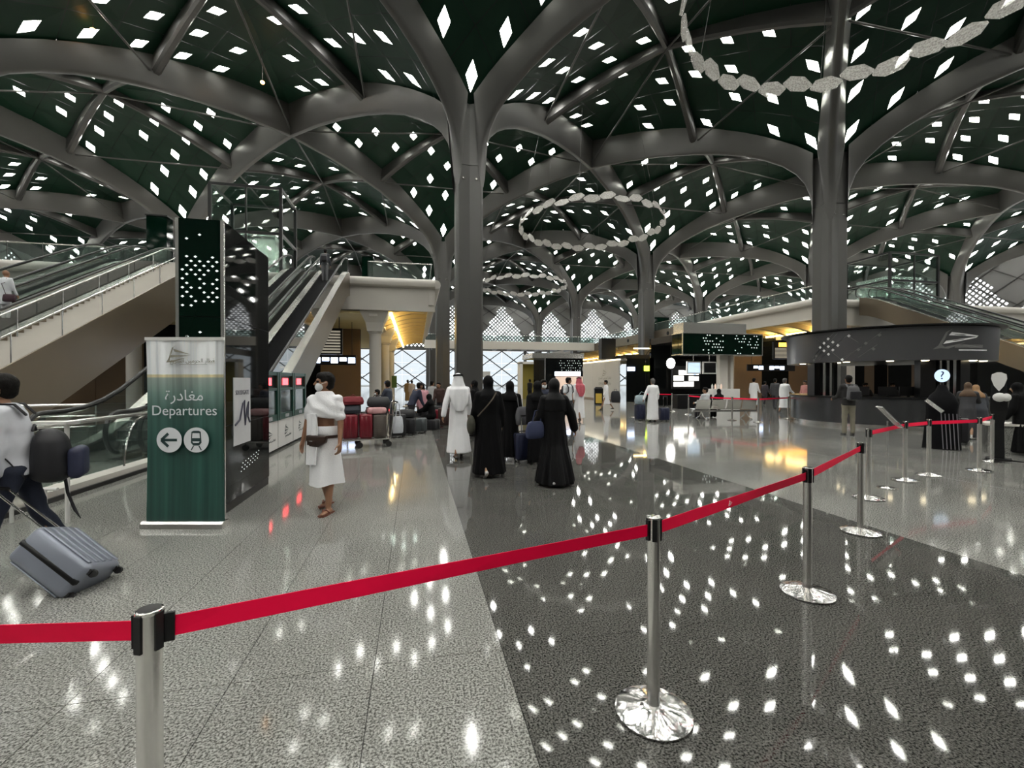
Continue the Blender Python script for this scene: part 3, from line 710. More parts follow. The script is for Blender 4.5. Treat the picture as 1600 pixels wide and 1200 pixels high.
# ------------------------------------------------------------------ roll-up banner
AR_DEP = '\u0629\u0631\u062F\uFE8E\uFED0\uFEE3'
AR_TRAIN = '\uFECA\uFEF3\uFEAE\uFEB4\uFEDF\uFE8D \uFEE6\uFEF4\uFEE3\uFEAE\uFEA4\uFEDF\uFE8D \uFEAD\uFE8E\uFEC4\uFED7'
def banner_mat():
    m = bpy.data.materials.new('banner_print'); m.use_nodes = True; nt = m.node_tree; b = nt.nodes['Principled BSDF']
    tc = nt.nodes.new('ShaderNodeTexCoord'); sx = nt.nodes.new('ShaderNodeSeparateXYZ'); nt.links.new(tc.outputs['Object'], sx.inputs[0])
    mr = nt.nodes.new('ShaderNodeMapRange'); mr.inputs['From Min'].default_value = 0; mr.inputs['From Max'].default_value = 2.1; nt.links.new(sx.outputs['Z'], mr.inputs['Value'])
    rp = nt.nodes.new('ShaderNodeValToRGB'); e = rp.color_ramp.elements
    e[0].position = 0; e[0].color = (.022, .075, .062, 1); e[1].position = 1; e[1].color = (.88, .90, .92, 1)
    for pos, c in ((.42, (.028, .085, .07)), (.60, (.05, .12, .10)), (.70, (.16, .25, .22)), (.779, (.30, .36, .33)), (.78, (.62, .56, .36)), (.795, (.62, .56, .36)), (.796, (.82, .85, .88))):
        n = e.new(pos); n.color = (*c, 1)
    nt.links.new(mr.outputs[0], rp.inputs['Fac'])
    mp = nt.nodes.new('ShaderNodeMapping'); mp.inputs['Scale'].default_value = (11, 0, .25); nt.links.new(tc.outputs['Object'], mp.inputs['Vector'])
    nz = nt.nodes.new('ShaderNodeTexNoise'); nz.inputs['Scale'].default_value = 1; nz.inputs['Detail'].default_value = 3; nt.links.new(mp.outputs[0], nz.inputs['Vector'])
    r2 = nt.nodes.new('ShaderNodeMapRange'); r2.inputs['From Min'].default_value = .35; r2.inputs['From Max'].default_value = .7; r2.inputs['To Min'].default_value = .55; r2.inputs['To Max'].default_value = 2.1; nt.links.new(nz.outputs['Fac'], r2.inputs['Value'])
    mu = nt.nodes.new('ShaderNodeMix'); mu.data_type = 'RGBA'; mu.blend_type = 'MULTIPLY'; mu.inputs['Factor'].default_value = .55
    nt.links.new(rp.outputs[0], mu.inputs['A']); nt.links.new(r2.outputs[0], mu.inputs['B']); nt.links.new(mu.outputs['Result'], b.inputs['Base Color'])
    b.inputs['Roughness'].default_value = .3; return m
M_BAN = banner_mat()
M_PRINTW = mat('white_print', (.85, .87, .9), .5); M_PRINTD = mat('dark_print', (.02, .05, .05), .5); M_PRINTG = mat('grey_gold_print', (.30, .28, .22), .5)
def logo(parent, M, s, m0, m1):
    """arrow-shaped railway emblem: outline wing and two bars converging to the right, about 1 unit wide"""
    k = MB(); T = M @ Matrix.Diagonal((s, s, 1, 1))
    k.prism([(-.30, .22), (.42, .03), (.62, .0), (.42, .075), (-.12, .14), (-.2, .22)], T, .002) if False else None
    k.prism([(-.22, .26), (.5, .02), (-.16, .14)], T, .0015)
    k.prism([(-.34, -.1), (.5, -.02), (-.3, -.0)], T, .0015)
    k.build('emblem', m1, parent)
    k = MB(); k.prism([(-.5, -.3), (-.4, -.12), (-.26, .3), (-.1, .38), (-.2, .32), (-.34, -.1), (-.36, -.24), (.3, -.1), (-.2, -.28)], T, .0012); k.build('emblem', m0, parent)
for f in [i / 200 for i in range(201)]:
    q_ = on_seg(b2, b1, f)
    if project((q_.x, q_.y, .89))[0] <= 1141: break
ML_ = (Matrix.Translation(b2) @ Matrix.Rotation(.4, 4, 'Z')).inverted(); xr_ = Vector((b2.x - b1.x, b2.y - b1.y, 0)).normalized()
logo(belt_b, ML_ @ frame(q_ + Vector((0, 0, PH - .062)) + xr_.cross(Vector((0, 0, 1))) * .0065, xr_, (0, 0, 1)), .045, M_PRINTW, M_PRINTW)
bpz = floor_at(289, 824); bn = thing('rollup_banner', 'green and white roll-up banner reading Departures with arrow and train signs', 'banner', bpz, rz=-PHI)
BW, BH = .86, 2.07
g = MB(); rows, cols = 24, 16; rr = []
for j in range(rows + 1):
    z = .07 + (BH - .07) * j / rows; ww = BW * (1.0 - .035 * math.sin(PI * j / rows * .9))
    rr.append([Vector((-ww / 2 + ww * i / cols, .012 * math.sin(i * 1.1 + j * .12) * (j / rows) * .8 + .03 * (1 - (2 * i / cols - 1) ** 2) * math.sin(PI * j / rows), z)) for i in range(cols + 1)])
g.loft(rr, closed=False); BANM = g.mesh('graphic_sheet', M_BAN, smooth=True, fix=False); sheet = link('graphic_sheet', BANM, bn)
def on_sheet(x, z, y=-.012): return frame((x, y, z), (1, 0, 0), (0, 0, 1))
text('arabic_lettering', AR_DEP, .165, M_PRINTW, sheet, on_sheet(.0, 1.385)); text('lettering', 'Departures', .155, M_PRINTW, sheet, on_sheet(-.0, 1.225))
for x, kind in ((-.165, 0), (.13, 1)):
    d = MB(); d.prism([(.137 * math.cos(2 * PI * i / 32), .137 * math.sin(2 * PI * i / 32)) for i in range(32)], on_sheet(x, .955), .002); disc = d.build('sign_disc', M_PRINTW, sheet)
    d = MB(); F = on_sheet(x, .955, -.0155)
    if kind == 0:
        d.bar(F @ Vector((-.075, 0, 0)), F @ Vector((.085, 0, 0)), .004, .028); d.bar(F @ Vector((-.085, 0, 0)), F @ Vector((-.01, .07, 0)), .004, .028); d.bar(F @ Vector((-.085, 0, 0)), F @ Vector((-.01, -.07, 0)), .004, .028)
        d.build('arrow_symbol', M_PRINTD, disc)
    else:
        d.prism([(-.05, .09), (-.03, .1), (.03, .1), (.05, .09), (.058, -.03), (.03, -.06), (-.03, -.06), (-.058, -.03)], F, .001)
        d.bar(F @ Vector((-.03, -.065, 0)), F @ Vector((-.055, -.11, 0)), .002, .01); d.bar(F @ Vector((.03, -.065, 0)), F @ Vector((.055, -.11, 0)), .002, .01)
        tr = d.build('train_symbol', M_PRINTD, disc)
        d = MB(); F2 = on_sheet(x, .955, -.0175); d.prism([(-.038, .075), (.038, .075), (.042, .02), (-.042, .02)], F2, .001); d.prism([(-.04, -.015), (.04, -.015), (.03, -.03), (-.03, -.03)], F2, .001); d.build('train_window', M_PRINTW, disc)
logo(sheet, on_sheet(-.06, 1.88), .27, M_PRINTG, M_PRINTG); text('arabic_lettering', AR_TRAIN, .06, M_PRINTG, sheet, on_sheet(.09, 1.80))
d = MB(); d.b2(-.05, .25, -.0132, -.012, 1.775, 1.779); d.build('underline', M_PRINTG, sheet)
b = MB(); b.b2(-BW / 2, BW / 2, -.012, .012, BH - .03, BH + .005); b.build('top_rail', M_WHITE, bn)
b = MB(); b.prism([(-.075, .0), (.075, .0), (.07, .05), (.05, .075), (-.05, .075), (-.07, .05)], frame((-BW / 2 - .015, 0, 0), (0, 1, 0), (0, 0, 1)), BW + .03); b.build('base_cassette', M_STEEL, bn)
b = MB(); b.tube([(.03, .07, .06), (.0, .03, BH + .03)], .010, 8); b.build('support_pole', M_STEEL, bn)
# ------------------------------------------------------------------ green pylon
py_ = thing('sign_pylon', 'tall dark green glass pylon dotted with white diamonds behind the banner', 'pylon', (-2.73, 5.9, 0))
PW, PD, PHT = .5, 1.65, 3.5
b = MB(); b.b2(.01, PW - .01, .01, PD - .01, .0, PHT); b.build('core', M_BLKPL, py_)
for z0, z1 in ((.12, 1.05), (1.06, 2.35), (2.36, PHT)):
    b = MB(); b.b2(.035, PW - .035, -.004, .012, z0, z1); b.build('front_glass', M_GREENGL, py_)
    b = MB(); b.b2(PW - .012, PW + .004, .035, PD - .02, z0, z1); b.build('side_glass', M_DKGLASS, py_)
for x in (.0, PW): 
    b = MB(); b.box((x + (.014 if x == 0 else -.014), .01, PHT / 2), (.035, .035, PHT)); b.build('edge_trim', M_STEEL, py_)
dia = MB(); dia.prism([(-.019, 0), (0, -.014), (.019, 0), (0, .014)], frame((0, 0, 0), (1, 0, 0), (0, 0, 1)), .002); DIA = dia.mesh('diamond_dot', M_DOT)
for i in range(5):
    for j in range(30):
        z = 3.42 - j * .052; x = .07 + i * .09 + (.045 if j % 2 else 0)
        keep = rnd(i, j) < (.22 if j < 4 else .62 if 6 < j < 20 else .14)
        if keep and x < PW - .05: o = link('diamond_dot', DIA, py_); o.location = (x, -.006, z)
# pale picture with dark lettering and a stroke on the dark side
po = MB(); po.b2(PW + .004, PW + .009, .25, .83, .78, 1.64); pos_ = po.build('picture', mat('picture_pale', (.62, .62, .64), .5, noise_s=3, noise_a=.12), py_)
F = frame((PW + .0105, .54, 1.42), (0, 1, 0), (0, 0, 1)); text('lettering', 'SOODGATE', .085, mat('picture_dark', (.05, .05, .08), .6), pos_, F)
sw = MB(); sw.tube([F @ Vector(p) for p in ((-.25, -.38, 0), (-.1, -.32, 0), (.0, -.12, 0), (.06, -.08, 0), (.05, -.2, 0), (.08, -.4, 0), (.14, -.2, 0), (.2, -.1, 0), (.18, -.3, 0), (.25, -.38, 0))], .014, 6); sw.build('brush_stroke', MATS['picture_dark'], pos_)
for i in range(7):
    for j in range(3):
        o = link('diamond_dot', DIA, py_); o.location = (PW + .006, .5 + i * .1 + j * .03, .42 + j * .05 + i * .012); o.rotation_euler = (0, 0, PI / 2); o.scale = (.5, 1, .6)
# ------------------------------------------------------------------ ticket machines
M_REDLED = mat('red_display', (.5, .02, .02), .4, emit=(1, .05, .06), estr=3.5); M_GREENF = mat('machine_green', (.005, .05, .032), .3)
M_MGLASS = mat('machine_screen', (.06, .08, .075), .08, coat=.3)
def machine(y, lb):
    t = thing('ticket_machine', lb, 'machine', (-3.08, y, 0), group='green machines beside the escalator'); w = 1.25; h = w / 2 - .01
    b = MB(); b.b2(-.62, -.02, -h, h, .05, 1.78); b.build('body', M_BLKPL, t)
    b = MB(); b.b2(-.02, .0, -h, h, .06, .70); wp = b.build('lower_panel', M_WHITE, t)
    logo(wp, frame((.002, .05, .42), (0, 1, 0), (0, 0, 1)), .36, M_PRINTD, M_PRINTD)
    text('arabic_lettering', AR_TRAIN, .06, M_PRINTD, wp, frame((.002, .2, .26), (0, 1, 0), (0, 0, 1)))
    for yy in (-h + .05, h - .05): b = MB(); b.b2(-.03, .03, yy - .05, yy + .05, .70, 1.8); b.build('frame_post', M_GREENF, t)
    for z0, z1 in ((.70, .84), (1.38, 1.44), (1.72, 1.80)): b = MB(); b.b2(-.02, .02, -h + .1, h - .1, z0, z1); b.build('frame_rail', M_GREENF, t)
    b = MB(); b.b2(-.02, -.005, -h + .1, h - .1, .84, 1.38); b.build('glass_front', M_MGLASS, t)
    b = MB(); b.b2(-.02, -.004, -.2, .2, 1.5, 1.66); b.build('red_display', M_REDLED, t)
    b = MB(); b.b2(.02, .028, -.16, .16, .73, .81); b.build('slot_plate', M_STEEL, t)
machine(10.42, 'green ticket machine half hidden by the pylon'); machine(11.7, 'green ticket machine in the middle of three'); machine(12.98, 'green ticket machine right behind the man in white wraps')
# ------------------------------------------------------------------ information kiosk
def x_at(px, Y): return Y * math.tan(math.atan((px - 800) / FPX) + PHI)
def face_cam(p): return math.atan2(-p[0], p[1])
KC = at_depth(1376, 16.9); ki = thing('information_kiosk', 'round dark grey information kiosk with drum canopy and railway emblem', 'kiosk', KC, rz=-math.atan2(KC.x, KC.y))
M_KDARK = mat('kiosk_dark_metal', (.12, .124, .13), .24, .8, noise_s=.8, noise_a=.08); M_KCAN = mat('kiosk_canopy', (.11, .11, .115), .33, .5)
KR = 2.9
b = MB(); b.lathe([(KR - .12, 0), (KR - .12, .13)], n=64); b.build('steel_plinth', M_STEEL, ki, smooth=True)  # plain steel ring under the counter
b = MB(); b.lathe([(KR - .3, .13), (KR, .13), (KR, 1.0), (KR - .3, 1.0)], n=72); b.build('counter', M_KDARK, ki, smooth=True)
b = MB(); b.lathe([(KR - .55, 1.0), (KR + .05, 1.0), (KR + .05, 1.05), (KR - .55, 1.05)], n=72); b.build('counter_top', M_BLKPL, ki, smooth=True)
b = MB(); b.lathe([(KR + .12, 2.26), (KR + .16, 3.32), (KR + .0, 3.32)], n=80); CANO = b.build('canopy_drum', M_KCAN, ki, smooth=True)
b = MB(); b.lathe([(.01, 2.27), (KR + .1, 2.27), (KR + .1, 2.33), (.01, 2.33)], n=64); b.build('canopy_soffit', M_BLKPL, ki)
b = MB(); b.lathe([(.01, 3.32), (KR + .34, 3.34), (KR + .36, 3.38), (.01, 3.42)], n=64); b.build('canopy_lid', M_BLKPL, ki, smooth=True)
def pol(th, r, z): return Vector((r * math.sin(th), -r * math.cos(th), z))
for th in (-52, 27, 54, 118, 180, -118):
    a = math.radians(th); b = MB(); b.box(pol(a, 2.45, 1.64), (.42, .3, 1.24), rz=a); b.build('pillar', M_BLKPL, ki)
for th0, th1 in ((-44, -26), (32, 48)):
    for i in range(6):
        a0 = math.radians(th0 + (th1 - th0) * i / 6); a1 = math.radians(th0 + (th1 - th0) * (i + 1) / 6); am = (a0 + a1) / 2
        b = MB(); b.add([pol(a0, 2.5, 1.06), pol(am, 2.58, 1.06), pol(a1, 2.5, 1.06), pol(a1, 2.5, 2.26), pol(am, 2.58, 2.26), pol(a0, 2.5, 2.26)], [(0, 1, 4, 5), (1, 2, 3, 4)]); b.build('curved_glass', M_CHROME if i % 2 else M_DKGLASS, ki, fix=False)
for th in (-60, -20, 5, 24, 58, 75):
    a = math.radians(th); b = MB(); b.lathe([(.01, 0), (.09, 0), (.1, .02), (.01, .02)], n=14); me = b.mesh('downlight', mat('downlight_lamp', (1, 1, 1), .4, emit=(1, .85, .55), estr=5)); o = link('downlight', me, ki); o.location = pol(a, 2.7, 2.24)
def wrap(me, th0, zc, r=KR + .145, out=.004):
    for v in me.vertices:
        a = th0 + v.co.x / r; zz = zc + v.co.y; p = pol(a, r + out + v.co.z + (.04 / 1.06) * (zz - 2.79), zz); v.co = p
    me.update()
M_PRINTS = mat('silver_print', (.92, .92, .92), .4); M_PRINTF = mat('faint_silver_print', (.22, .22, .215), .35, .3)
def decal(name, poly, th, zc, m):
    k = MB(); k.prism(poly, Matrix.Identity(4), .002); me = k.mesh(name, m)
    if max(p[0] for p in poly) - min(p[0] for p in poly) > .3:
        bm = bmesh.new(); bm.from_mesh(me); bmesh.ops.triangulate(bm, faces=bm.faces); bmesh.ops.subdivide_edges(bm, edges=bm.edges, cuts=3); bm.to_mesh(me); bm.free()
    wrap(me, th, zc); return link(name, me, CANO)
D_ = [(-.055, 0), (0, -.055), (.055, 0), (0, .055)]
th0 = math.radians(-28)
for u, v in ((0, .28), (-.145, .14), (.155, .155), (-.29, 0), (0, .01), (.31, .03), (-.15, -.13), (.15, -.12), (0, -.26)): decal('diamond_mark', D_, th0 + u / 3.04, 2.80 + v, M_PRINTS)
decal('diamond_mark', D_, th0 + .64 / 3.04, 3.13, M_PRINTS); decal('diamond_mark', D_, th0 + .44 / 3.04, 2.33, M_PRINTS)
for u, v in ((.9, -.15), (1.1, .05), (1.3, -.15), (1.45, .3), (-.45, -.3), (-.55, -.45)): decal('diamond_mark', D_, th0 + u / 3.04, 2.80 + v, M_PRINTF)
for x0, y0, x1, y1 in ((-.5, -.4, .3, .45), (-.6, -.35, .2, .5), (-.35, -.45, .62, .38), (-.5, .4, .4, -.45), (.4, -.45, 1.0, -.05), (.5, -.45, 1.5, .4), (.64, .32, .9, .1), (.9, -.4, 1.4, 0)):
    d = Vector((x1 - x0, y1 - y0)).normalized() * .006; decal('fine_line', [(x0 - d.y, y0 + d.x), (x1 - d.y, y1 + d.x), (x1 + d.y, y1 - d.x), (x0 + d.y, y0 - d.x)], th0, 2.79, M_PRINTF)
tl = math.radians(36)
decal('emblem_bar', [(-.12, .2), (.75, .09), (.7, .06), (-.2, .10)], tl, 2.92, M_PRINTS); decal('emblem_bar', [(-.35, -.17), (.72, .06), (.66, .02), (-.27, -.07)], tl, 2.92, M_PRINTS)
decal('emblem_wing', [(-.62, -.33), (-.48, -.22), (-.28, .2), (-.1, .3), (-.22, .2), (-.38, -.2), (-.3, -.26), (.3, -.12), (-.2, -.32), (-.4, -.3)], tl, 2.92, M_PRINTF)
decal('emblem_line', [(0.1, -.02), (1.15, -.02), (1.15, .02), (.1, .02)], tl, 2.56, M_PRINTS); decal('emblem_text', [(-.02, -.05), (.95, -.05), (.95, .05), (-.02, .05)], tl, 2.68, M_PRINTF)
for th, c in ((-15, (.02, .02, .02)), (5, (.03, .03, .03)), (20, (.02, .02, .02))):
    a = math.radians(th); b = MB(); b.box(pol(a, 2.1, 1.25), (.5, .05, .3), rz=a); b.box(pol(a, 2.1, 1.08), (.06, .06, .1), rz=a); b.build('monitor', M_BLKPL, ki)
# round lit question sign and lectern
lp = floor_at(1472, 701); le = thing('help_lectern', 'black draped help lectern with grey stripes and a round question-mark sign', 'lectern', lp, rz=-math.atan2(lp.x, lp.y))
M_DRAPE = mat('black_drape', (.004, .004, .005), .7, spec=.1); M_DRAPES = mat('grey_stripe', (.16, .15, .17), .6)
rg = []
for z, w, d, y in ((0, .34, .26, 0), (.5, .30, .22, .02), (.85, .27, .2, .02), (1.05, .29, .2, 0), (1.25, .22, .16, .03), (1.36, .12, .1, .05), (1.5, .07, .06, .06)):
    rg.append([Vector((w * math.cos(2 * PI * k / 28) * (1 + .05 * math.sin(k * 3) * (z < .9)), y + d * math.sin(2 * PI * k / 28) * (1 + .05 * math.sin(k * 3) * (z < .9)), z)) for k in range(28)])
b = MB(); b.loft(rg); b.build('draped_body', M_DRAPE, le, smooth=True)
for i in range(5):
    x = -.02 + i * .065; b = MB(); b.loft([[Vector((x + dx - .01 + .05 * (1 - z), -.235 - .03 * (1 - z) + .004 * abs(x) * 20, z)) for dx in (0, .018)] for z in (.02, .5, .84)], closed=False); b.build('stripe', M_DRAPES, le)
b = MB(); b.prism([(-.2, -.05), (.2, -.05), (.2, .03), (-.2, .03)], frame((-.12, -.28, 1.02), (.72, -.1, -.68), (.68, .1, .72)), .03); b.build('tilted_screen', M_STEEL, le)
b = MB(); b.tube([(0, .06, 1.45), (0, .06, 1.7)], .03, 8); b.build('sign_post', M_BLKPL, le)
M_LITBLUE = mat('lit_pale_blue', (.6, .75, .9), .4, emit=(.62, .8, 1), estr=.4)
b = MB(); b.prism([(.135 * math.cos(2 * PI * i / 32), .135 * math.sin(2 * PI * i / 32) * 1.12) for i in range(32)], frame((0, .03, 1.72), (1, 0, 0), (0, 0, 1)), .03); rs = b.build('round_sign', M_LITBLUE, le)
text('question_mark', '?', .27, mat('blue_ink', (.03, .05, .12), .5), rs, frame((0, -.004, 1.64), (1, 0, 0), (0, 0, 1)))
# shield sign on black stand
sp2 = floor_at(1561, 719); ss = thing('shield_sign_stand', 'black floor stand topped with a white shield board and white dispenser', 'sign', sp2, rz=-math.atan2(sp2.x, sp2.y))
b = MB(); b.box((0, 0, .02), (.36, .3, .04)); b.build('foot', M_BLKPL, ss)
b = MB(); b.loft([[Vector((x * w, y * d, z)) for x, y in ((-1, -1), (1, -1), (1, 1), (-1, 1))] for z, w, d in ((.04, .085, .06), (.75, .075, .05), (1.0, .12, .08), (1.25, .12, .08), (1.75, .09, .03))]); b.build('black_body', M_BLKPL, ss)
b = MB(); b.prism([(0, -.19), (.07, -.08), (.11, .06), (.1, .15), (.03, .19), (-.03, .19), (-.1, .15), (-.11, .06), (-.07, -.08)], frame((0, -.09, 1.58), (1, 0, 0), (0, 0, 1)), .02); b.build('shield_board', M_WHITE, ss)
b = MB(); b.ell((.01, -.11, 1.27), (.1, .06, .09)); b.ell((.1, -.1, 1.27), (.07, .06, .08)); b.build('dispenser', M_WHITE, ss, smooth=True)
b = MB(); b.tube([(.15, 0, .012), (.5, -.1, .012), (.9, .15, .012), (1.3, .2, .012)], .012, 6); b.build('power_cable', M_RUBBER, ss, smooth=True)
lw_ = floor_at(1640, 712); b = MB(); b.box((0, 0, .31), (1.9, .7, .62)); b.box((0, 0, .64), (2.0, .8, .05), mi=1); o = b.build('granite_bench', [M_GRAN, M_CREAM]); o.location = (lw_.x, lw_.y, 0); o.rotation_euler = (0, 0, -.9); tag(o, 'low grey granite bench with pale top at the right edge', 'bench')
# ------------------------------------------------------------------ shops under and beside the decks
M_BROWN = mat('brown_wall', (.22, .14, .075), .4, noise_s=.7, noise_a=.15); M_OLIVE = mat('olive_yellow', (.36, .29, .05), .6)
M_SCREENB = mat('blue_white_sign', (.6, .7, 1), .4, emit=(.62, .74, 1), estr=3.0); M_ORANGE = mat('amber_board', (1, .5, .1), .4, emit=(1, .42, .04), estr=3.0)
M_GREENS = mat('green_sign', (.05, .5, .32), .4, emit=(.1, .8, .5), estr=.5); M_LIME = mat('lime_exit_sign', (.6, .9, .05), .4, emit=(.65, 1, .05), estr=2.5)
M_PEACH = mat('peach_panel', (.62, .46, .36), .5, emit=(1, .75, .6), estr=.25); M_CAFE = mat('lit_menu', (.9, .9, .85), .4, emit=(1, .97, .88), estr=1.4)
def wall(name, label, x0, x1, y, h, mats, pw=3.0):
    t = thing(name, None, None); struct(t, label); n = max(1, round((x1 - x0) / pw)); w = (x1 - x0) / n
    for i in range(n):
        b = MB(); b.b2(x0 + w * i + .015, x0 + w * (i + 1) - .015, y, y + .12, 0, h); b.build('wall_panel', mats[i % len(mats)], t)
    b = MB(); b.b2(x0, x1, y + .12, y + .3, 0, h); b.build('wall_core', M_BLACK, t)
wall('wall_shops_left', 'dark brown and black shopfront wall under the left deck', XMIN, -4.4, 38, 5.85, [M_BROWN, M_BROWN, M_DKGLASS])
wall('wall_shops_right', 'brown and black shopfront wall under the right deck', 30.5, 62, 38, 5.85, [M_BROWN, M_DKGLASS, M_BROWN, M_DKGLASS, M_DKGLASS])
# departure boards
def board(name, label, x0, x1, y, z0, z1, top=None):
    t = thing(name, label, 'display board'); b = MB(); b.b2(x0, x1, y, y + .2, z0, z1); b.build('case', M_BLKPL, t); n = 8
    zt = z1 - (.5 if top else .08)
    for i in range(n):
        z = z0 + .1 + (zt - z0 - .1) * i / n; b = MB(); b.b2(x0 + .12, x1 - .12, y - .02, y, z, z + (zt - z0) / n * .55); b.build('text_row', mat('board_row', (.3, .29, .26), .5, emit=(1, .9, .7), estr=.12), t)
    if top: b = MB(); b.b2(x0 + .5, x1 - .05, y - .02, y, z1 - .42, z1 - .08); b.build('header', top, t)
    for x in (x0 + .2, x1 - .2): b = MB(); b.tube([(x, y + .1, z1), (x, y + .1, 5.75)], .03, 6); b.build('hanger', M_DKSTEEL, t)
board('departure_board', 'dark slatted departure board hanging under the left deck', x_at(487, 30.6), x_at(535, 30.6), 30.6, 3.3, 5.0)
board('departure_board', 'departure board with amber header left of the kiosk canopy', x_at(1209, 33), x_at(1262, 33), 33, 3.5, 5.0, M_ORANGE)
def lit_strip(label, x0, x1, y, z0, z1, m, mk=1, cat='sign', name='sign_strip'):
    t = thing(name, label, cat); b = MB(); b.b2(x0, x1, y, y + .12, z0, z1); b.build('case', M_BLKPL, t)
    n = max(2, int((x1 - x0) / .55))
    for i in range(n):
        if rnd(i, x0, z0) < .72:
            a = x0 + (x1 - x0) * (i + .12) / n; b = MB(); b.b2(a, a + (x1 - x0) / n * .8, y - .012, y, z0 + (z1 - z0) * (.2 + .2 * (i % 2)), z1 - (z1 - z0) * .25); b.build('lit_text', m, t)
    return t
def hang(t, xs, y, z0, z1):
    for x in xs: MB().tube([(x, y, z0), (x, y, z1)], .02, 6).build('hanger', M_DKSTEEL, t)
t = lit_strip('dark overhead sign with blue-white lettering left of the kiosk', x_at(1168, 35), x_at(1242, 35), 35, 2.5, 3.1, M_SCREENB); hang(t, (x_at(1175, 35), x_at(1236, 35)), 35.06, 3.1, 5.75)
t = lit_strip('dark overhead sign with blue-white lettering beside the left column', x_at(488, 33), x_at(556, 33), 33, 2.7, 3.4, M_SCREENB); hang(t, (x_at(494, 33), x_at(550, 33)), 33.06, 3.4, 5.75)
def dots(t, x0, x1, y, z0, z1, step, dens, sc, seed):
    i = 0; x = x0
    while x < x1:
        z = z0
        while z < z1:
            if rnd(round(x * 7), round(z * 9), seed) < dens: o = link('diamond_dot', DIA, t); o.location = (x + (step / 2 if int((z - z0) / step) % 2 else 0), y, z); o.scale = (sc, 1, sc)
            z += step
        x += step
# cafe pod
cy = 22.6; cx0, cx1 = x_at(1067, cy), x_at(1190, cy); cf = thing('cafe_kiosk', 'cafe stand with dark green dotted sign box and lit menu', 'cafe')
b = MB(); b.b2(cx0, cx1, cy, cy + 1.1, 3.1, 4.3); b.build('sign_box', M_GREENGL, cf)
for z in (3.08, 4.3): b = MB(); b.b2(cx0 - .03, cx1 + .03, cy - .03, cy + 1.1, z, z + .05); b.build('box_trim', M_STEEL, cf)
for x in (cx0 - .02, cx1 + .02): b = MB(); b.b2(x - .025, x + .025, cy - .03, cy + .03, 3.1, 4.3); b.build('box_trim', M_STEEL, cf)
dots(cf, cx0 + 1.3, cx0 + 2.6, cy - .006, 3.2, 4.25, .17, .3, 2.6, 1); dots(cf, cx0 + 3.4, cx1 - .1, cy - .006, 3.2, 4.25, .17, .36, 2.4, 2)
b = MB(); b.b2(cx0 + .15, cx1 - .9, cy + .2, cy + 1.2, 4.35, 4.95); b.build('steel_head', M_STEEL, cf)
for px, w in ((1121, .55), (1138, .2)): x = x_at(px, cy + .8); b = MB(); b.b2(x, x + w, cy + .6, cy + .9, 0, 3.08); b.build('pillar', M_CREAM, cf)
for x, y in ((cx0 + .1, cy + 3.6), (cx1 - .1, cy + 3.6)): b = MB(); b.b2(x - .1, x + .1, y - .1, y + .1, 0, 3.08); b.build('pillar', M_DKSTEEL, cf)
b = MB(); b.b2(cx0, cx1, cy + 3.5, cy + 3.7, 0, 4.3); b.build('rear_wall', M_DKGLASS, cf)
b = MB(); b.b2(cx0, cx1, cy + 1.1, cy + 3.5, 3.9, 4.3); b.build('canopy', M_BLKPL, cf)
mx = x_at(1052, cy + 1.6)
for i in range(5):
    for j in range(3):
        if rnd(i, j, 7) < .8: b = MB(); b.b2(mx + i * .34, mx + i * .34 + .3, cy + 1.5, cy + 1.56, 1.25 + j * .36, 1.25 + j * .36 + .24 + .08 * rnd(i, j)); b.build('lit_menu_card', M_CAFE, cf)
b = MB(); b.b2(mx - .1, mx + 1.8, cy + 1.56, cy + 1.65, 1.1, 2.5); b.build('menu_backing', M_BLKPL, cf)
b = MB(); b.prism([(.24 * math.cos(2 * PI * i / 24), .24 * math.sin(2 * PI * i / 24)) for i in range(24)], frame((mx + 1.35, cy + 1.45, 2.2), (1, 0, 0), (0, 0, 1)), .03); b.build('round_emblem', M_LITBLUE, cf)
for px, m in ((1073, M_LITBLUE), (1098, M_BLKPL)):
    x = x_at(px, cy + .5); b = MB(); b.b2(x - .04, x + .88, cy + .42, cy + .5, 2.0, 2.72); s = b.build('monitor', M_WHITE, cf); b = MB(); b.b2(x + .03, x + .8, cy + .41, cy + .42, 2.07, 2.65); b.build('screen', m, s)
    b = MB(); b.tube([(x + .4, cy + .46, 2.72), (x + .4, cy + .46, 3.1)], .025, 6); b.build('monitor_arm', M_STEEL, s)
b = MB(); b.b2(x_at(1116, cy), x_at(1158, cy), cy + .1, cy + .8, .0, 1.12); b.build('white_counter', M_WHITE, cf)
b = MB(); b.b2(x_at(1062, cy), x_at(1116, cy), cy + .2, cy + .8, .0, .8); b.build('dark_counter', M_BLKPL, cf)
for k in range(4): b = MB(); x = x_at(1120, cy) + k * .2; b.lathe([(.05, 0), (.05, .2), (.02, .26), (.02, .3)], (x, cy + .4, 1.12), n=10); b.build('jar', [M_WHITE, M_PEACH][k % 2], cf, smooth=True)
gl = thing('globe_lamp', 'glowing white globe lamp hanging left of the cafe monitors', 'lamp', at_depth(1048, 26, 0)); b = MB(); b.ell((0, 0, 2.62), (.24, .24, .3), 16, 10); b.build('globe', M_WHITELIGHT, gl, smooth=True); b = MB(); b.tube([(0, 0, 2.9), (0, 0, 5.5)], .01, 5); b.build('cord', M_BLKPL, gl)
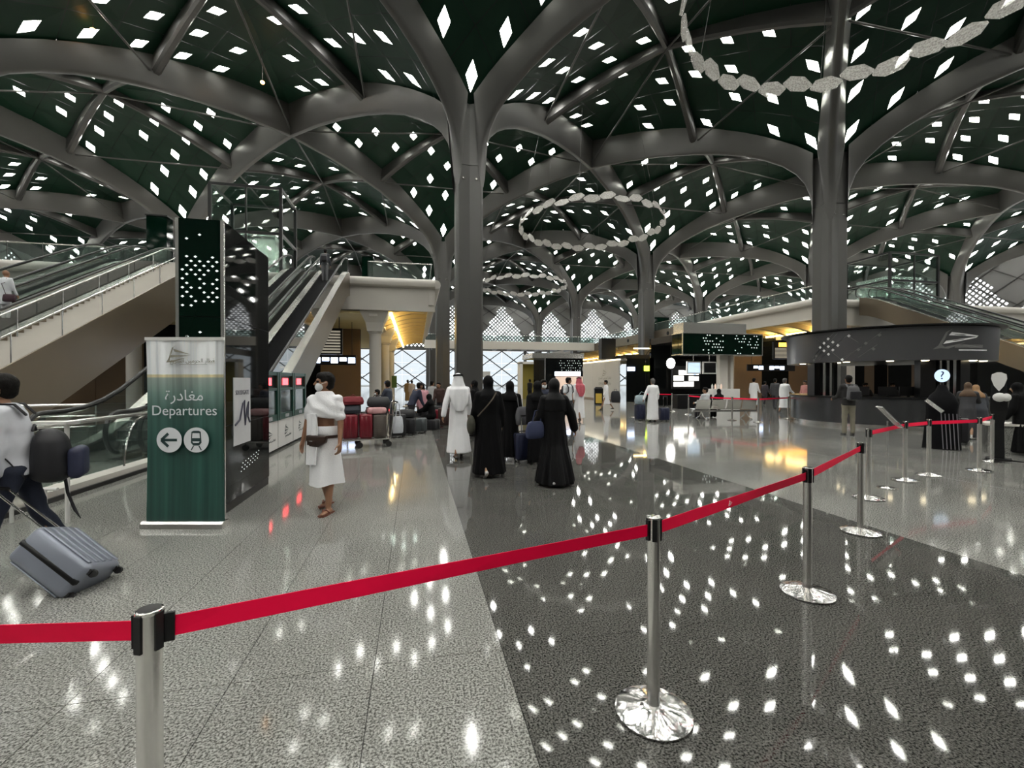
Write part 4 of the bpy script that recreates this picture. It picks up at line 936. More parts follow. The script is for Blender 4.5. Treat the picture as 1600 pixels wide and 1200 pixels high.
# dark glass shop between hoarding and cafe
ds = thing('dark_shop', 'black glass shop unit between the cream hoarding and the cafe', 'shop'); dy = 31.2; d0, d1 = x_at(979, dy), x_at(1066, dy)
for i in range(3):
    w = (d1 - d0) / 3; b = MB(); b.b2(d0 + w * i + .02, d0 + w * (i + 1) - .02, dy, dy + .1, 0, 3.3); b.build('glass_wall', M_DKGLASS, ds)
b = MB(); b.b2(x_at(1016, dy), x_at(1027, dy), dy - .2, dy, 0, 3.7); b.build('cream_pillar', M_CREAM, ds)
b = MB(); b.b2(d0, d1, dy + .1, dy + 4, 3.3, 3.6); b.build('roof', M_BLKPL, ds)
b = MB(); b.b2(x_at(1006, dy), x_at(1017, dy), dy - .1, dy - .02, 2.35, 2.75); b.build('exit_sign', M_LIME, ds); b = MB(); b.b2(x_at(980, dy), x_at(991, dy), dy - .1, dy - .02, 2.35, 2.65); b.build('lit_sign', M_SCREENB, ds)
for px in (985, 1000, 1040): x = x_at(px, dy); b = MB(); b.b2(x, x + 1.2, dy - .6, dy - .5, 4.0, 4.06); b.build('strip_lamp', M_WARMLIGHT, ds); MB().tube([(x + .6, dy - .55, 4.05), (x + .6, dy + .2, 3.6)], .02, 5).build('lamp_bracket', M_DKSTEEL, ds)
# cream hoarding
ho = thing('hoarding', 'cream site hoarding with small emblem and faint lettering', 'hoarding'); hx_, h0, h1 = 15.2, 31.6, 39.2
for i in range(3): b = MB(); w = (h1 - h0) / 3; b.b2(hx_, hx_ + .12, h0 + w * i + .01, h0 + w * (i + 1) - .01, .12, 3.2); b.build('board', M_CREAM, ho)
b = MB(); b.b2(hx_ - .02, hx_ + .14, h0, h1, 0, .12); b.build('skirting', M_BROWN, ho); b = MB(); b.b2(hx_ - .03, hx_ + .15, h0, h1, 3.2, 3.28); b.build('lit_edge', mat('soft_warm_lamp', (1, .9, .7), .5, emit=(1, .85, .6), estr=2.5), ho)
FH = frame((hx_ - .006, 34.2, 2.25), (0, -1, 0), (0, 0, 1)); logo(ho, FH, .9, M_PRINTG, M_PRINTG); text('arabic_lettering', AR_TRAIN, .3, M_PRINTG, ho, frame((hx_ - .006, 34.2, 1.75), (0, -1, 0), (0, 0, 1))); text('lettering', 'OPENING SOON', .32, M_PRINTG, ho, frame((hx_ - .006, 34.2, 1.25), (0, -1, 0), (0, 0, 1)))
b = MB(); b.b2(x_at(940, 33), x_at(962, 33), 33, 33.6, 3.3, 5.0); b.build('dark_header', M_BLKPL, ho)
# dark pod with dots and peach panel
pd = thing('shop_pod', 'dark dotted shop pod with lit strip and peach poster behind the walkers', 'shop'); yy = 30.2; q0, q1 = x_at(851, yy), x_at(911, yy)
b = MB(); b.b2(q0, q1, yy, yy + 3, 0, 3.2); b.build('body', M_DKGLASS, pd); b = MB(); b.b2(q0 - .9, q1 + .05, yy - .05, yy + 3, 3.2, 3.55); b.build('steel_cap', M_STEEL, pd)
dots(pd, q0 + 1.1, q1 - .1, yy - .005, 2.35, 3.15, .17, .5, 2.0, 3)
b = MB(); b.b2(q0 + .75, q1 - .2, yy - .03, yy, 1.95, 2.25); b.build('lit_strip', M_SCREENB, pd); b = MB(); b.b2(q0 + .8, q1 - .03, yy - .03, yy, .5, 1.9); b.build('peach_poster', M_PEACH, pd); b = MB(); b.b2(q0, q0 + .06, yy - .03, yy, 0, 3.2); b.build('edge_trim', M_STEEL, pd)
yd = thing('yellow_booth', 'olive-yellow open booth with white frame left of the dark pod', 'booth'); yy = 38.2; q0, q1 = x_at(813, yy), x_at(848, yy)
b = MB(); b.b2(q0 + .2, q1, yy + 1.0, yy + 1.1, 0, 3.1); b.build('back_panel', M_OLIVE, yd); b = MB(); b.b2(q1 - .05, q1 + .05, yy, yy + 1.1, 0, 3.1); b.build('side_panel', M_OLIVE, yd)
b = MB(); b.b2(q0, q0 + .22, yy, yy + 1.1, 0, 3.2); b.build('frame_post', M_WHITE, yd); b = MB(); b.b2(q0, q1 + .1, yy, yy + 1.1, 3.1, 3.3); b.build('frame_head', M_WHITE, yd)
# hanging signs
for px0, px1, y, z0, z1, m, lb in ((728, 743, 33, 1.55, 2.25, M_GREENS, 'small green hanging sign right of the white headscarf'), (747, 766, 33, 1.85, 2.3, M_WHITE, 'small white hanging sign above the woman in black')):
    t = thing('hanging_sign', lb, 'sign'); x0, x1 = x_at(px0, y), x_at(px1, y); b = MB(); b.b2(x0, x1, y, y + .06, z0, z1); b.build('panel', m, t)
    b = MB(); b.tube([(x1 - .08, y + .03, 0), (x1 - .08, y + .03, z0)], .03, 6); b.build('stand_pole', M_STEEL, t); b = MB(); b.lathe([(.2, 0), (.2, .015), (.03, .03)], (x1 - .08, y + .03, 0), n=14); b.build('stand_foot', M_STEEL, t)
# green posters on the yellow columns
for px, y, lb in ((591, 38.0, 'narrow green notice board in front of the second mezzanine column'), (616, 46.5, 'narrow green notice board in front of the third mezzanine column')):
    t = thing('notice_board', lb, 'notice board'); x = x_at(px, y); b = MB(); b.b2(x - .25, x + .25, y, y + .05, .9, 2.1); b.build('panel', mat('green_board', (.08, .16, .04), .5), t); b = MB(); b.b2(x - .04, x + .04, y + .01, y + .04, 0, .9); b.build('leg', M_STEEL, t)
# glass lifts
def lift(x0, x1, y0, y1, z1, lb):
    t = thing('glass_lift', lb, 'lift'); e = MB()
    for x in (x0, x1):
        for y in (y0, y1): b = MB(); b.b2(x - .09, x + .09, y - .09, y + .09, ZM, z1); b.build('corner_post', M_BLKPL, t)
    for x in ((x0 + x1) / 2,): b = MB(); b.b2(x - .05, x + .05, y0 - .05, y0 + .05, ZM, z1); b.build('mullion', M_BLKPL, t)
    for z in (ZM + .1, (ZM + z1) / 2, z1):
        for a in ((x0, x1, y0, y0), (x0, x1, y1, y1), (x0, x0, y0, y1), (x1, x1, y0, y1)): b = MB(); b.b2(a[0] - .07, a[1] + .07, a[2] - .07, a[3] + .07, z - .08, z + .08); b.build('frame_rail', M_BLKPL, t)
    for a, c in (((x0, y0), (x1, y0)), ((x1, y0), (x1, y1)), ((x0, y0), (x0, y1))):
        for z0_, z1_ in ((ZM + .2, (ZM + z1) / 2 - .1), ((ZM + z1) / 2 + .1, z1 - .1)): b = MB(); b.bar((*a, (z0_ + z1_) / 2), (*c, (z0_ + z1_) / 2), .02, z1_ - z0_); b.build('glass_pane', M_GLASS, t)
    b = MB(); b.b2(x0 + .5, x1 - .5, y0 + .5, y1 - .5, ZM + .3, ZM + 2.9); b.build('lift_car', M_STEEL, t)
lift(-12.3, -8.3, 30.6, 34, 13.7, 'black framed glass lift shaft above the left deck behind the pylon')
lift(40.4, 45.8, 31, 35, 12.8, 'black framed glass lift shaft on the right deck')
# dark equipment cabin on the decks
for x0, x1, y, z1, lb in ((x_at(566, 36), x_at(583, 36), 36, 11.2, 'dark sign pillar on the left deck above the cream block'), (x_at(230, 31), x_at(262, 31), 31, 11.6, 'dark sign pillar on the deck left of the pylon'), (x_at(1020, 60), x_at(1045, 60), 60, 11, 'black booth on the right deck beside the far column')):
    t = thing('deck_pillar', lb, 'pillar'); b = MB(); b.b2(x0, x1, y, y + .7, ZM, z1); b.build('body', M_GREENGL, t); b = MB(); b.b2(x0 - .05, x1 + .05, y - .05, y + .75, z1, z1 + .08); b.build('cap', M_BLKPL, t)
# bench seats
bp0 = floor_at(1124, 655); be = thing('bench', 'grey perforated metal bench seats seen from behind by the belt barrier', 'bench', bp0, rz=-.1)
for i in range(4):
    x = -1.05 + i * .68; b = MB()
    rg = [[Vector((x + dx, -.05 + y, z)) for dx in (0, .62)] for y, z in ((.5, .43), (.25, .40), (.06, .42), (.0, .55), (-.06, .82))]
    b.loft(rg, closed=False); b.build('seat_shell', M_STEEL, be, smooth=True, fix=False)
b = MB(); b.b2(-1.1, 1.75, .12, .2, .3, .37); b.build('beam', M_STEEL, be)
for x in (-.7, 1.3):
    b = MB(); b.tube([(x, -.25, .01), (x, .0, .12), (x, .16, .33)], .025, 8); b.build('leg', M_STEEL, be, smooth=True); b = MB(); b.tube([(x, .55, .01), (x, .3, .12), (x, .16, .33)], .025, 8); b.build('leg', M_STEEL, be, smooth=True)
# litter bin with yellow front
lb_ = floor_at(935, 632); bi = thing('litter_bin', 'black litter bin with yellow front by the cream hoarding', 'bin', lb_, rz=-.3)
b = MB(); b.b2(-.28, .28, -.25, .25, 0, 1.0); b.build('body', M_BLKPL, bi); b = MB(); b.b2(-.2, .2, -.27, -.25, .1, .75); b.build('yellow_panel', mat('bin_yellow', (.62, .42, .06), .5), bi)
b = MB(); b.loft([[Vector((x, y, z)) for x, y in ((-.29, -.26), (.29, -.26), (.29, .26), (-.29, .26))] for z in (1.0, 1.06)] + [[Vector((x, y, 1.18)) for x, y in ((-.2, -.2), (.2, -.2), (.2, .2), (-.2, .2))]]); b.build('hood', M_BLKPL, bi)
# white tubular trolley by the left guard
wp = at_depth(86, 5.0); wt = thing('white_stand', 'white tubular stand beside the kerb behind the suitcase', 'stand', wp, rz=-PHI)
b = MB(); b.tube([(.13, 0, 0), (.13, 0, 1.12)], .022, 8); b.build('post', M_WHITE, wt, smooth=True); b = MB(); b.box((-.02, 0, 1.13), (.44, .16, .03)); b.build('top_tray', M_WHITE, wt)
b = MB(); b.tube([(-.55, 0, .38), (.02, 0, .38)], .018, 8); b.build('low_rail', M_WHITE, wt); b = MB(); b.tube([(-.12, 0, 0), (-.12, 0, .38)], .018, 8); b.build('leg', M_WHITE, wt); b = MB(); b.tube([(-.5, 0, 0), (-.5, 0, .38)], .018, 8); b.build('leg', M_WHITE, wt)
b = MB(); b.box((-.38, .05, .27), (.25, .1, .18)); b.build('bracket', M_STEEL, wt)

for px, d, lb in ((657, 21.15, 'plain steel waiting bench under the seated man in white robe'), (590, 17.05, 'plain steel waiting bench behind the luggage trolley')):
    p = at_depth(px, d); t = thing('waiting_bench', lb, 'bench', p, rz=-PHI)
    b = MB(); b.box((0, 0, .38), (1.6, .42, .05)); b.build('seat', M_STEEL, t)
    for x in (-.65, .65): b = MB(); b.box((x, 0, .18), (.06, .36, .36)); b.build('leg', M_STEEL, t)
# ------------------------------------------------------------------ people
M_SKIN = mat('skin_brown', (.30, .155, .09), .5, noise_s=9, noise_a=.08); M_SKIN2 = mat('skin_tan', (.42, .24, .15), .5, noise_s=9, noise_a=.08)
M_HAIR = mat('black_hair', (.007, .006, .005), .6, spec=.15, noise_s=60, noise_a=.4, bump=.4); M_GHAIR = mat('grey_hair', (.10, .095, .09), .7); M_EYE = mat('eye_dark', (.01, .008, .007), .2)
M_CLWHITE = mat('white_cotton', (.90, .90, .92), .8, noise_s=14, noise_a=.04, bump=.25); M_TOWEL = mat('white_towelling', (.93, .93, .95), .9, noise_s=90, noise_a=.05, bump=.5)
M_ABAYA = mat('black_crepe', (.004, .004, .0045), .7, spec=.12); M_ABAYA2 = mat('black_satin', (.0045, .0045, .005), .5, spec=.18)
M_SHIRT = mat('white_grey_shirt', (.66, .67, .72), .8, noise_s=25, noise_a=.06, bump=.2); M_JEANS = mat('navy_denim', (.012, .017, .035), .8, noise_s=60, noise_a=.3)
M_SHOE = mat('brown_shoe', (.16, .05, .03), .5); M_BSHOE = mat('dark_shoe', (.02, .018, .016), .5); M_WSHOE = mat('pale_shoe', (.5, .5, .49), .5); M_MASK = mat('white_mask', (.82, .84, .86), .7)
def cloth(name, c, r=.8): return mat('cloth_' + name, c, r, noise_s=12, noise_a=.08)
def cap(mb, a, b, ra, rb, mi=0, n=10, flat=1.0, ax=None):
    """tapered capsule"""
    a, b = Vector(a), Vector(b); d = b - a; L = d.length
    if L < 1e-5: d = Vector((0, 0, 1))
    d.normalize(); x = Vector((1, 0, 0)) if ax is None else Vector(ax); x = x - d * x.dot(d)
    if x.length < .05: x = Vector((0, 1, 0)) - d * d.y
    x.normalize(); y = d.cross(x); rings = []
    for t in (-1, -.7, -.35): rings.append((a + d * ra * t, ra * math.sqrt(max(1 - t * t, .02))))
    for u in (0, .33, .66, 1): rings.append((a + d * L * u, ra + (rb - ra) * u))
    for t in (.35, .7, 1): rings.append((b + d * rb * t, rb * math.sqrt(max(1 - t * t, .02))))
    mb.loft([[c + x * r * math.cos(2 * PI * k / n) + y * r * flat * math.sin(2 * PI * k / n) for k in range(n)] for c, r in rings], mi)
def remesh(mb, mats, vox, name, smooth=3, fold=None):
    src = mb.mesh(name + '_src', mats[0]); idx = list(mb.m)
    ob = bpy.data.objects.new('tmp', src)
    md = ob.modifiers.new('r', 'REMESH'); md.mode = 'VOXEL'; md.voxel_size = vox
    if smooth: sm = ob.modifiers.new('s', 'SMOOTH'); sm.factor = .5; sm.iterations = smooth
    me = baked(ob)
    if len(set(idx)) > 1:
        tree = BVHTree.FromPolygons([v.co for v in src.vertices], [tuple(p.vertices) for p in src.polygons]); ii = []
        for p in me.polygons:
            r = tree.find_nearest(p.center); ii.append(idx[r[2]] if r[2] is not None else 0)
    else: ii = None
    bpy.data.objects.remove(ob); bpy.data.meshes.remove(src); me.name = name; me.materials.clear()
    for m in mats: me.materials.append(m)
    if ii: me.polygons.foreach_set('material_index', ii)
    if fold:
        for v in me.vertices: v.co = fold(v.co)
    me.polygons.foreach_set('use_smooth', [True] * len(me.polygons)); me.update(); return me
def joints(H, P):
    J = {}; lean = P.get('lean', 0); hz = .53 * H; J['pel'] = Vector((0, 0, hz))
    up = Vector((0, math.sin(lean), math.cos(lean))); J['chest'] = J['pel'] + up * .285 * H; J['neck'] = J['pel'] + up * .325 * H; hp = P.get('nod', 0)
    J['head'] = J['neck'] + Vector((0, math.sin(lean + hp) * .09 * H + .012 * H, math.cos(lean + hp) * .082 * H))
    for s, k in ((-1, 'L'), (1, 'R')):
        a, b = P.get('leg' + k, (0, 0)); hip = Vector((s * .052 * H, 0, hz - .01 * H)); kn = hip + Vector((s * P.get('spread', .0) * H, math.sin(a), -math.cos(a))) * .245 * H if False else hip + Vector((s * .004 * H, math.sin(a) * .245 * H, -math.cos(a) * .245 * H))
        an = kn + Vector((0, math.sin(a - b) * .235 * H, -math.cos(a - b) * .235 * H)); J['hip' + k], J['knee' + k], J['ank' + k] = hip, kn, an
        p, q, e = P.get('arm' + k, (.0, .12, .15)); sh = J['chest'] + Vector((s * .1 * H, 0, .0)); cq, sq = math.cos(q), math.sin(q)
        el = sh + Vector((s * sq, math.sin(p) * cq, -math.cos(p) * cq)) * .17 * H; q2 = q * P.get('fold' + k, .6)
        wr = el + Vector((s * math.sin(q2), math.sin(p + e) * math.cos(q2), -math.cos(p + e) * math.cos(q2))) * .145 * H
        J['sh' + k], J['el' + k], J['wr' + k] = sh, el, wr
    dz = .045 * H - min(J['ankL'].z, J['ankR'].z)
    if P.get('seat'): dz = P['seat'] - J['pel'].z
    for k in J: J[k] = J[k] + Vector((0, 0, dz))
    return J
def head_prims(mb, J, H, turn, skin=0, eye=1, nod=0):
    s = H / 1.72 * 1.07; c = J['head']; R = Matrix.Rotation(turn, 3, 'Z') @ Matrix.Rotation(-nod, 3, 'X')
    P = lambda x, y, z: c + R @ Vector((x * s, y * s, z * s))
    mb.ell(P(0, -.01, .018), (.074 * s, .094 * s, .1 * s), 14, 10, skin, R); mb.ell(P(0, .028, -.045), (.056 * s, .062 * s, .07 * s), 12, 8, skin, R)
    mb.ell(P(0, .055, -.092), (.026 * s, .024 * s, .022 * s), 8, 6, skin, R)
    cap(mb, P(0, .088, .012), P(0, .108, -.026), .011 * s, .016 * s, skin, 8); cap(mb, P(-.03, .08, .03), P(.03, .08, .03), .012 * s, .012 * s, skin, 8)
    cap(mb, P(-.02, .078, -.055), P(.02, .078, -.055), .010 * s, .010 * s, skin, 8)
    for k in (-1, 1):
        mb.ell(P(k * .078, -.005, -.01), (.012 * s, .022 * s, .034 * s), 8, 6, skin, R); mb.ell(P(k * .031, .083, .008), (.014 * s, .012 * s, .009 * s), 8, 6, eye, R)
    return P
def hand_prims(mb, w, d, H, side, grip=.35, skin=0, pn=None):
    """palm and five fingers from wrist w along direction d; pn: direction the palm faces"""
    s = H / 1.72; d = Vector(d).normalized(); pn = Vector(pn) if pn is not None else Vector((-side, 0, 0)); pn = (pn - d * pn.dot(d)).normalized(); x = d.cross(pn) # across the palm
    if x.y < 0: x = -x   # thumb side forward
    cap(mb, w + d * .02 * s + x * .012 * s, w + d * .085 * s + x * .012 * s, .021 * s, .022 * s, skin, 10); cap(mb, w + d * .02 * s - x * .014 * s, w + d * .08 * s - x * .016 * s, .02 * s, .02 * s, skin, 10)
    for i, (off, ln) in enumerate(((.03, .072), (.010, .082), (-.012, .076), (-.032, .058))):
        a = w + d * .088 * s + x * off * s; d1 = (d * math.cos(grip) + pn * math.sin(grip)); d2 = (d * math.cos(grip * 2.4) + pn * math.sin(grip * 2.4)); b = a + d1 * ln * .5 * s
        cap(mb, a, b, .0098 * s, .0092 * s, skin, 8); cap(mb, b, b + d2 * ln * .5 * s, .0092 * s, .0078 * s, skin, 8)
    t0 = w + d * .035 * s + x * .03 * s; t1 = t0 + (d * .6 + x * .7 + pn * .3).normalized() * .04 * s; cap(mb, t0, t1, .0125 * s, .0105 * s, skin, 8); cap(mb, t1, t1 + (d * .9 + x * .15 + pn * .35).normalized() * .032 * s, .0105 * s, .0085 * s, skin, 8)
def foot_prims(mb, an, H, yaw=0, mi=2, tip=0.0, r=1.0):
    s = H / 1.72; f = Vector((math.sin(yaw), math.cos(yaw) * math.cos(tip), -math.sin(tip))); z = Vector((0, 0, -.045 * s)); k = an + z
    cap(mb, k - f * .04 * s, k + f * .1 * s, .036 * s * r, .036 * s * r, mi, 10, .8); cap(mb, k + f * .08 * s, k + f * .155 * s, .036 * s * r, .026 * s * r, mi, 10, .7); cap(mb, an, k, .034 * s, .04 * s, mi, 8)
def body_mesh(J, H, P, skin, shoe, vox, barefoot=False, girth=1.0):
    mb = MB(); s = H / 1.72; g = girth
    head_prims(mb, J, H, P.get('turn', 0), 0, 1, P.get('nod', 0)); cap(mb, J['neck'] - Vector((0, 0, .03 * s)), J['head'] - Vector((0, 0, .06 * s)), .052 * s, .05 * s, 0)
    cap(mb, J['chest'] + Vector((-.07 * s, 0, -.03 * s)), J['chest'] + Vector((.07 * s, 0, -.03 * s)), .1 * s * g, .1 * s * g, 0, 12)
    cap(mb, J['pel'], J['chest'] - Vector((0, 0, .06 * s)), .118 * s * g, .13 * s * g, 0, 14, .78); cap(mb, J['pel'] + Vector((-.06 * s, 0, 0)), J['pel'] + Vector((.06 * s, 0, 0)), .1 * s * g, .1 * s * g, 0, 12)
    for k, sd in (('L', -1), ('R', 1)):
        cap(mb, J['hip' + k], J['knee' + k], .078 * s * g, .054 * s, 0); cap(mb, J['knee' + k], J['knee' + k].lerp(J['ank' + k], .35), .052 * s, .055 * s, 0); cap(mb, J['knee' + k].lerp(J['ank' + k], .3), J['ank' + k], .054 * s, .034 * s, 0)
        foot_prims(mb, J['ank' + k], H, P.get('toe' + k, sd * .12), 0 if barefoot else 2, P.get('tip' + k, 0))
        cap(mb, J['sh' + k].lerp(J['chest'], .2), J['sh' + k], .06 * s * g, .055 * s * g, 0); cap(mb, J['sh' + k], J['el' + k], .05 * s * g, .038 * s, 0); cap(mb, J['el' + k], J['wr' + k], .039 * s, .026 * s, 0)
        hand_prims(mb, J['wr' + k], J['wr' + k] - J['el' + k], H, sd, P.get('grip' + k, .35), 0)
    return remesh(mb, [skin, M_EYE, shoe], vox, 'body', 2)
def wave(co, n, amp, z0, z1, ph=0, c=(0, 0)):
    """vertical cloth folds that deepen towards the hem"""
    if co.z > z1: return co
    u = min(1, (z1 - co.z) / (z1 - z0)); v = Vector((co.x - c[0], co.y - c[1], 0)); r = v.length
    if r < 1e-4: return co
    th = math.atan2(v.y, v.x); k = amp * u * (math.sin(n * th + ph + 1.3 * math.sin(2 * th + ph)) * .7 + .4 * math.sin((n * 1.7) * th + co.z * 2 + ph))
    return co + v.normalized() * k
def robe_mesh(J, H, P, m, vox, hem=.06, hemr=.24, wide=1.0, sleeve=.055, folds=9, amp=.018, name='robe', stride=0.0, girth=1.0, sl=.96):
    mb = MB(); s = H / 1.72; g = girth; n = 24
    def ring(z, rx, ry, cx=0, cy=0): return [Vector((cx + rx * math.cos(2 * PI * k / n), cy + ry * math.sin(2 * PI * k / n), z)) for k in range(n)]
    pz, cz = J['pel'].z, J['chest'].z; cx, cy = J['chest'].x, J['chest'].y; mx = (J['ankL'].x + J['ankR'].x) / 2; my = (J['ankL'].y + J['ankR'].y) / 2
    if P.get('seat'):
        cap(mb, J['pel'], J['chest'] - Vector((0, 0, .04)), .16 * s * g, .15 * s * g, 0, 14, .85)
        for k in 'LR': cap(mb, J['hip' + k], J['knee' + k], .11 * s * g, .09 * s, 0); cap(mb, J['knee' + k], J['ank' + k], .09 * s, .085 * s, 0)
    else:
        mb.loft([ring(hem * H, hemr * wide * s, (hemr * .78 + stride) * s, mx, my * .7), ring(.2 * H, (hemr * .55 + .09) * wide * s, (hemr * .43 + .072 + stride * .6) * s, mx, my * .5), ring(.38 * H, .2 * wide * s * g, .165 * s * g, 0, my * .2), ring(pz, .185 * wide * s * g, .15 * s * g), ring(pz + .09 * H, .17 * wide * s * g, .135 * s * g, cx * .4, cy * .4),
                 ring(cz - .06 * H, .188 * s * g, .14 * s * g, cx, cy), ring(cz, .175 * s * g, .12 * s * g, cx, cy), ring(cz + .035 * H, .11 * s, .085 * s, cx, cy), ring(cz + .055 * H, .062 * s, .062 * s, cx, cy)])
    for k in 'LR':
        cap(mb, J['sh' + k].lerp(J['chest'], .25), J['sh' + k], .078 * s, .075 * s, 0); cap(mb, J['sh' + k], J['el' + k], .073 * s, (sleeve + .008) * s, 0); cap(mb, J['el' + k], J['el' + k].lerp(J['wr' + k], sl), (sleeve + .006) * s, sleeve * s, 0)
    z1 = .62 * H
    return remesh(mb, [m], vox, name, 2, (lambda co: wave(co, folds, amp * s, 0, z1, H * 7)) if not P.get('seat') else None)
def new_person(label, loc, heading, group=None):
    return thing('person', label, 'person', (loc[0], loc[1], loc[2] if len(loc) > 2 else 0), heading, group)
def hijab(J, H, m, vox, P, long=.0, face=False, name='head_scarf'):
    mb = MB(); s = H / 1.72; c = J['head']; mb.ell(c + Vector((0, -.012, .02)) * s, (.096 * s, .115 * s, .122 * s), 16, 10); cap(mb, c + Vector((0, -.015, -.03)) * s, J['neck'] + Vector((0, -.01, -.0)) * s, .092 * s, .088 * s, 0, 12)
    n = 22; ck = J['chest']
    def ring(z, rx, ry, cy): return [Vector((ck.x + rx * math.cos(2 * PI * k / n), cy + ry * math.sin(2 * PI * k / n), z)) for k in range(n)]
    mb.loft([ring(ck.z - (.10 + long) * s, .205 * s, .155 * s, ck.y), ring(ck.z + .0 * s, .20 * s, .145 * s, ck.y), ring(ck.z + .05 * H, .115 * s, .105 * s, ck.y), ring(J['neck'].z + .02 * H, .085 * s, .09 * s, J['neck'].y)])
    return remesh(mb, [m], vox, name, 2, lambda co: wave(co, 7, .008, ck.z - .3, ck.z, H))
def abaya(label, loc, heading, H=1.62, P={}, vox=.02, m=None, hemr=.27, scarf=None, long=0., folds=11, amp=.022, stride=.04, shoe=None, wide=1.0, girth=1.0):
    P = dict({'legL': (.22, .1), 'legR': (-.2, .25), 'armL': (.1, .18, .35), 'armR': (.0, .18, .3)}, **P); J = joints(H, P); t = new_person(label, loc, heading, P.get('group'))
    link('body', body_mesh(J, H, P, M_SKIN2, shoe or M_WSHOE, max(vox, .016)), t); link('robe', robe_mesh(J, H, P, m or M_ABAYA, vox, hem=P.get('hem', .035), hemr=hemr, sleeve=.075, folds=folds, amp=amp, stride=stride, wide=wide, girth=girth), t)
    link('head_scarf', hijab(J, H, scarf or M_ABAYA, vox, P, long), t); return t, J
def hair_mesh(J, H, vox, m, P, full=True):
    mb = MB(); s = H / 1.72 * 1.07; R = Matrix.Rotation(P.get('turn', 0), 3, 'Z'); c = J['head']
    mb.ell(c + R @ Vector((0, -.022 * s, .034 * s)), (.084 * s, .098 * s, .096 * s), 16, 10, 0, R)
    if full: mb.ell(c + R @ Vector((0, -.045 * s, -.02 * s)), (.076 * s, .066 * s, .07 * s), 14, 8, 0, R); mb.ell(c + R @ Vector((0, .03 * s, .075 * s)), (.07 * s, .062 * s, .048 * s), 12, 8, 0, R)
    return remesh(mb, [m], min(vox, .016), 'hair', 1, lambda co: co + Vector((noise.noise(co * 40), noise.noise(co * 40 + Vector((9, 0, 0))), noise.noise(co * 40 + Vector((0, 9, 0))))) * .006)
def thobe(label, loc, heading, H=1.75, P={}, vox=.02, m=None, hair=None, ghutra=None, agal=True, hem=.07, girth=1.0, hemr=.22, shoe=None, stride=.05):
    P = dict({'legL': (-.22, .2), 'legR': (.2, .05), 'armL': (-.1, .14, .2), 'armR': (.12, .14, .3)}, **P); J = joints(H, P); t = new_person(label, loc, heading, P.get('group')); s = H / 1.72
    link('body', body_mesh(J, H, P, M_SKIN, shoe or M_BSHOE, max(vox, .016)), t); link('robe', robe_mesh(J, H, P, m or M_CLWHITE, vox, hem=hem, hemr=hemr, folds=8, amp=.012, girth=girth, stride=stride), t)
    if ghutra is None: link('hair', hair_mesh(J, H, vox, hair or M_HAIR, P), t)
    else:
        mb = MB(); c = J['head']; n = 24; ck = J['chest']; mb.ell(c + Vector((0, -.01, .022)) * s, (.09 * s, .11 * s, .115 * s), 16, 10)
        def ring(z, rx, ry, cy): return [Vector((c.x + rx * math.cos(2 * PI * k / n), cy + ry * math.sin(2 * PI * k / n), z)) for k in range(n)]
        mb.loft([ring(ck.z - .25 * H, .09 * s, .03 * s, ck.y - .165 * s), ring(ck.z - .16 * H, .16 * s, .045 * s, ck.y - .15 * s), ring(ck.z - .07 * H, .2 * s, .075 * s, ck.y - .11 * s), ring(ck.z + .01 * H, .2 * s, .12 * s, ck.y - .05 * s), ring(J['neck'].z, .15 * s, .12 * s, c.y - .02 * s), ring(c.z - .03 * s, .112 * s, .12 * s, c.y - .01 * s), ring(c.z + .05 * s, .096 * s, .114 * s, c.y - .01 * s)])
        def fd(co):
            u = max(0, min(1, (c.z - co.z) / (.3 * H))); return co + Vector((0, -.016 * u * math.sin(co.x * 42 + 1), 0))
        o = link('headcloth', remesh(mb, [ghutra], min(vox, .018), 'headcloth', 2, fd), t)
        if agal:
            ag = MB()
            for zz in (.072, .088): ag.tube([c + Vector((.094 * math.cos(a) * s, (-.01 + .113 * math.sin(a)) * s, (zz - .012 * math.sin(a)) * s)) for a in [2 * PI * i / 24 for i in range(24)]], .011 * s, 6, closed=True)
            ag.build('head_cord', M_ABAYA, t, smooth=True)
    return t, J
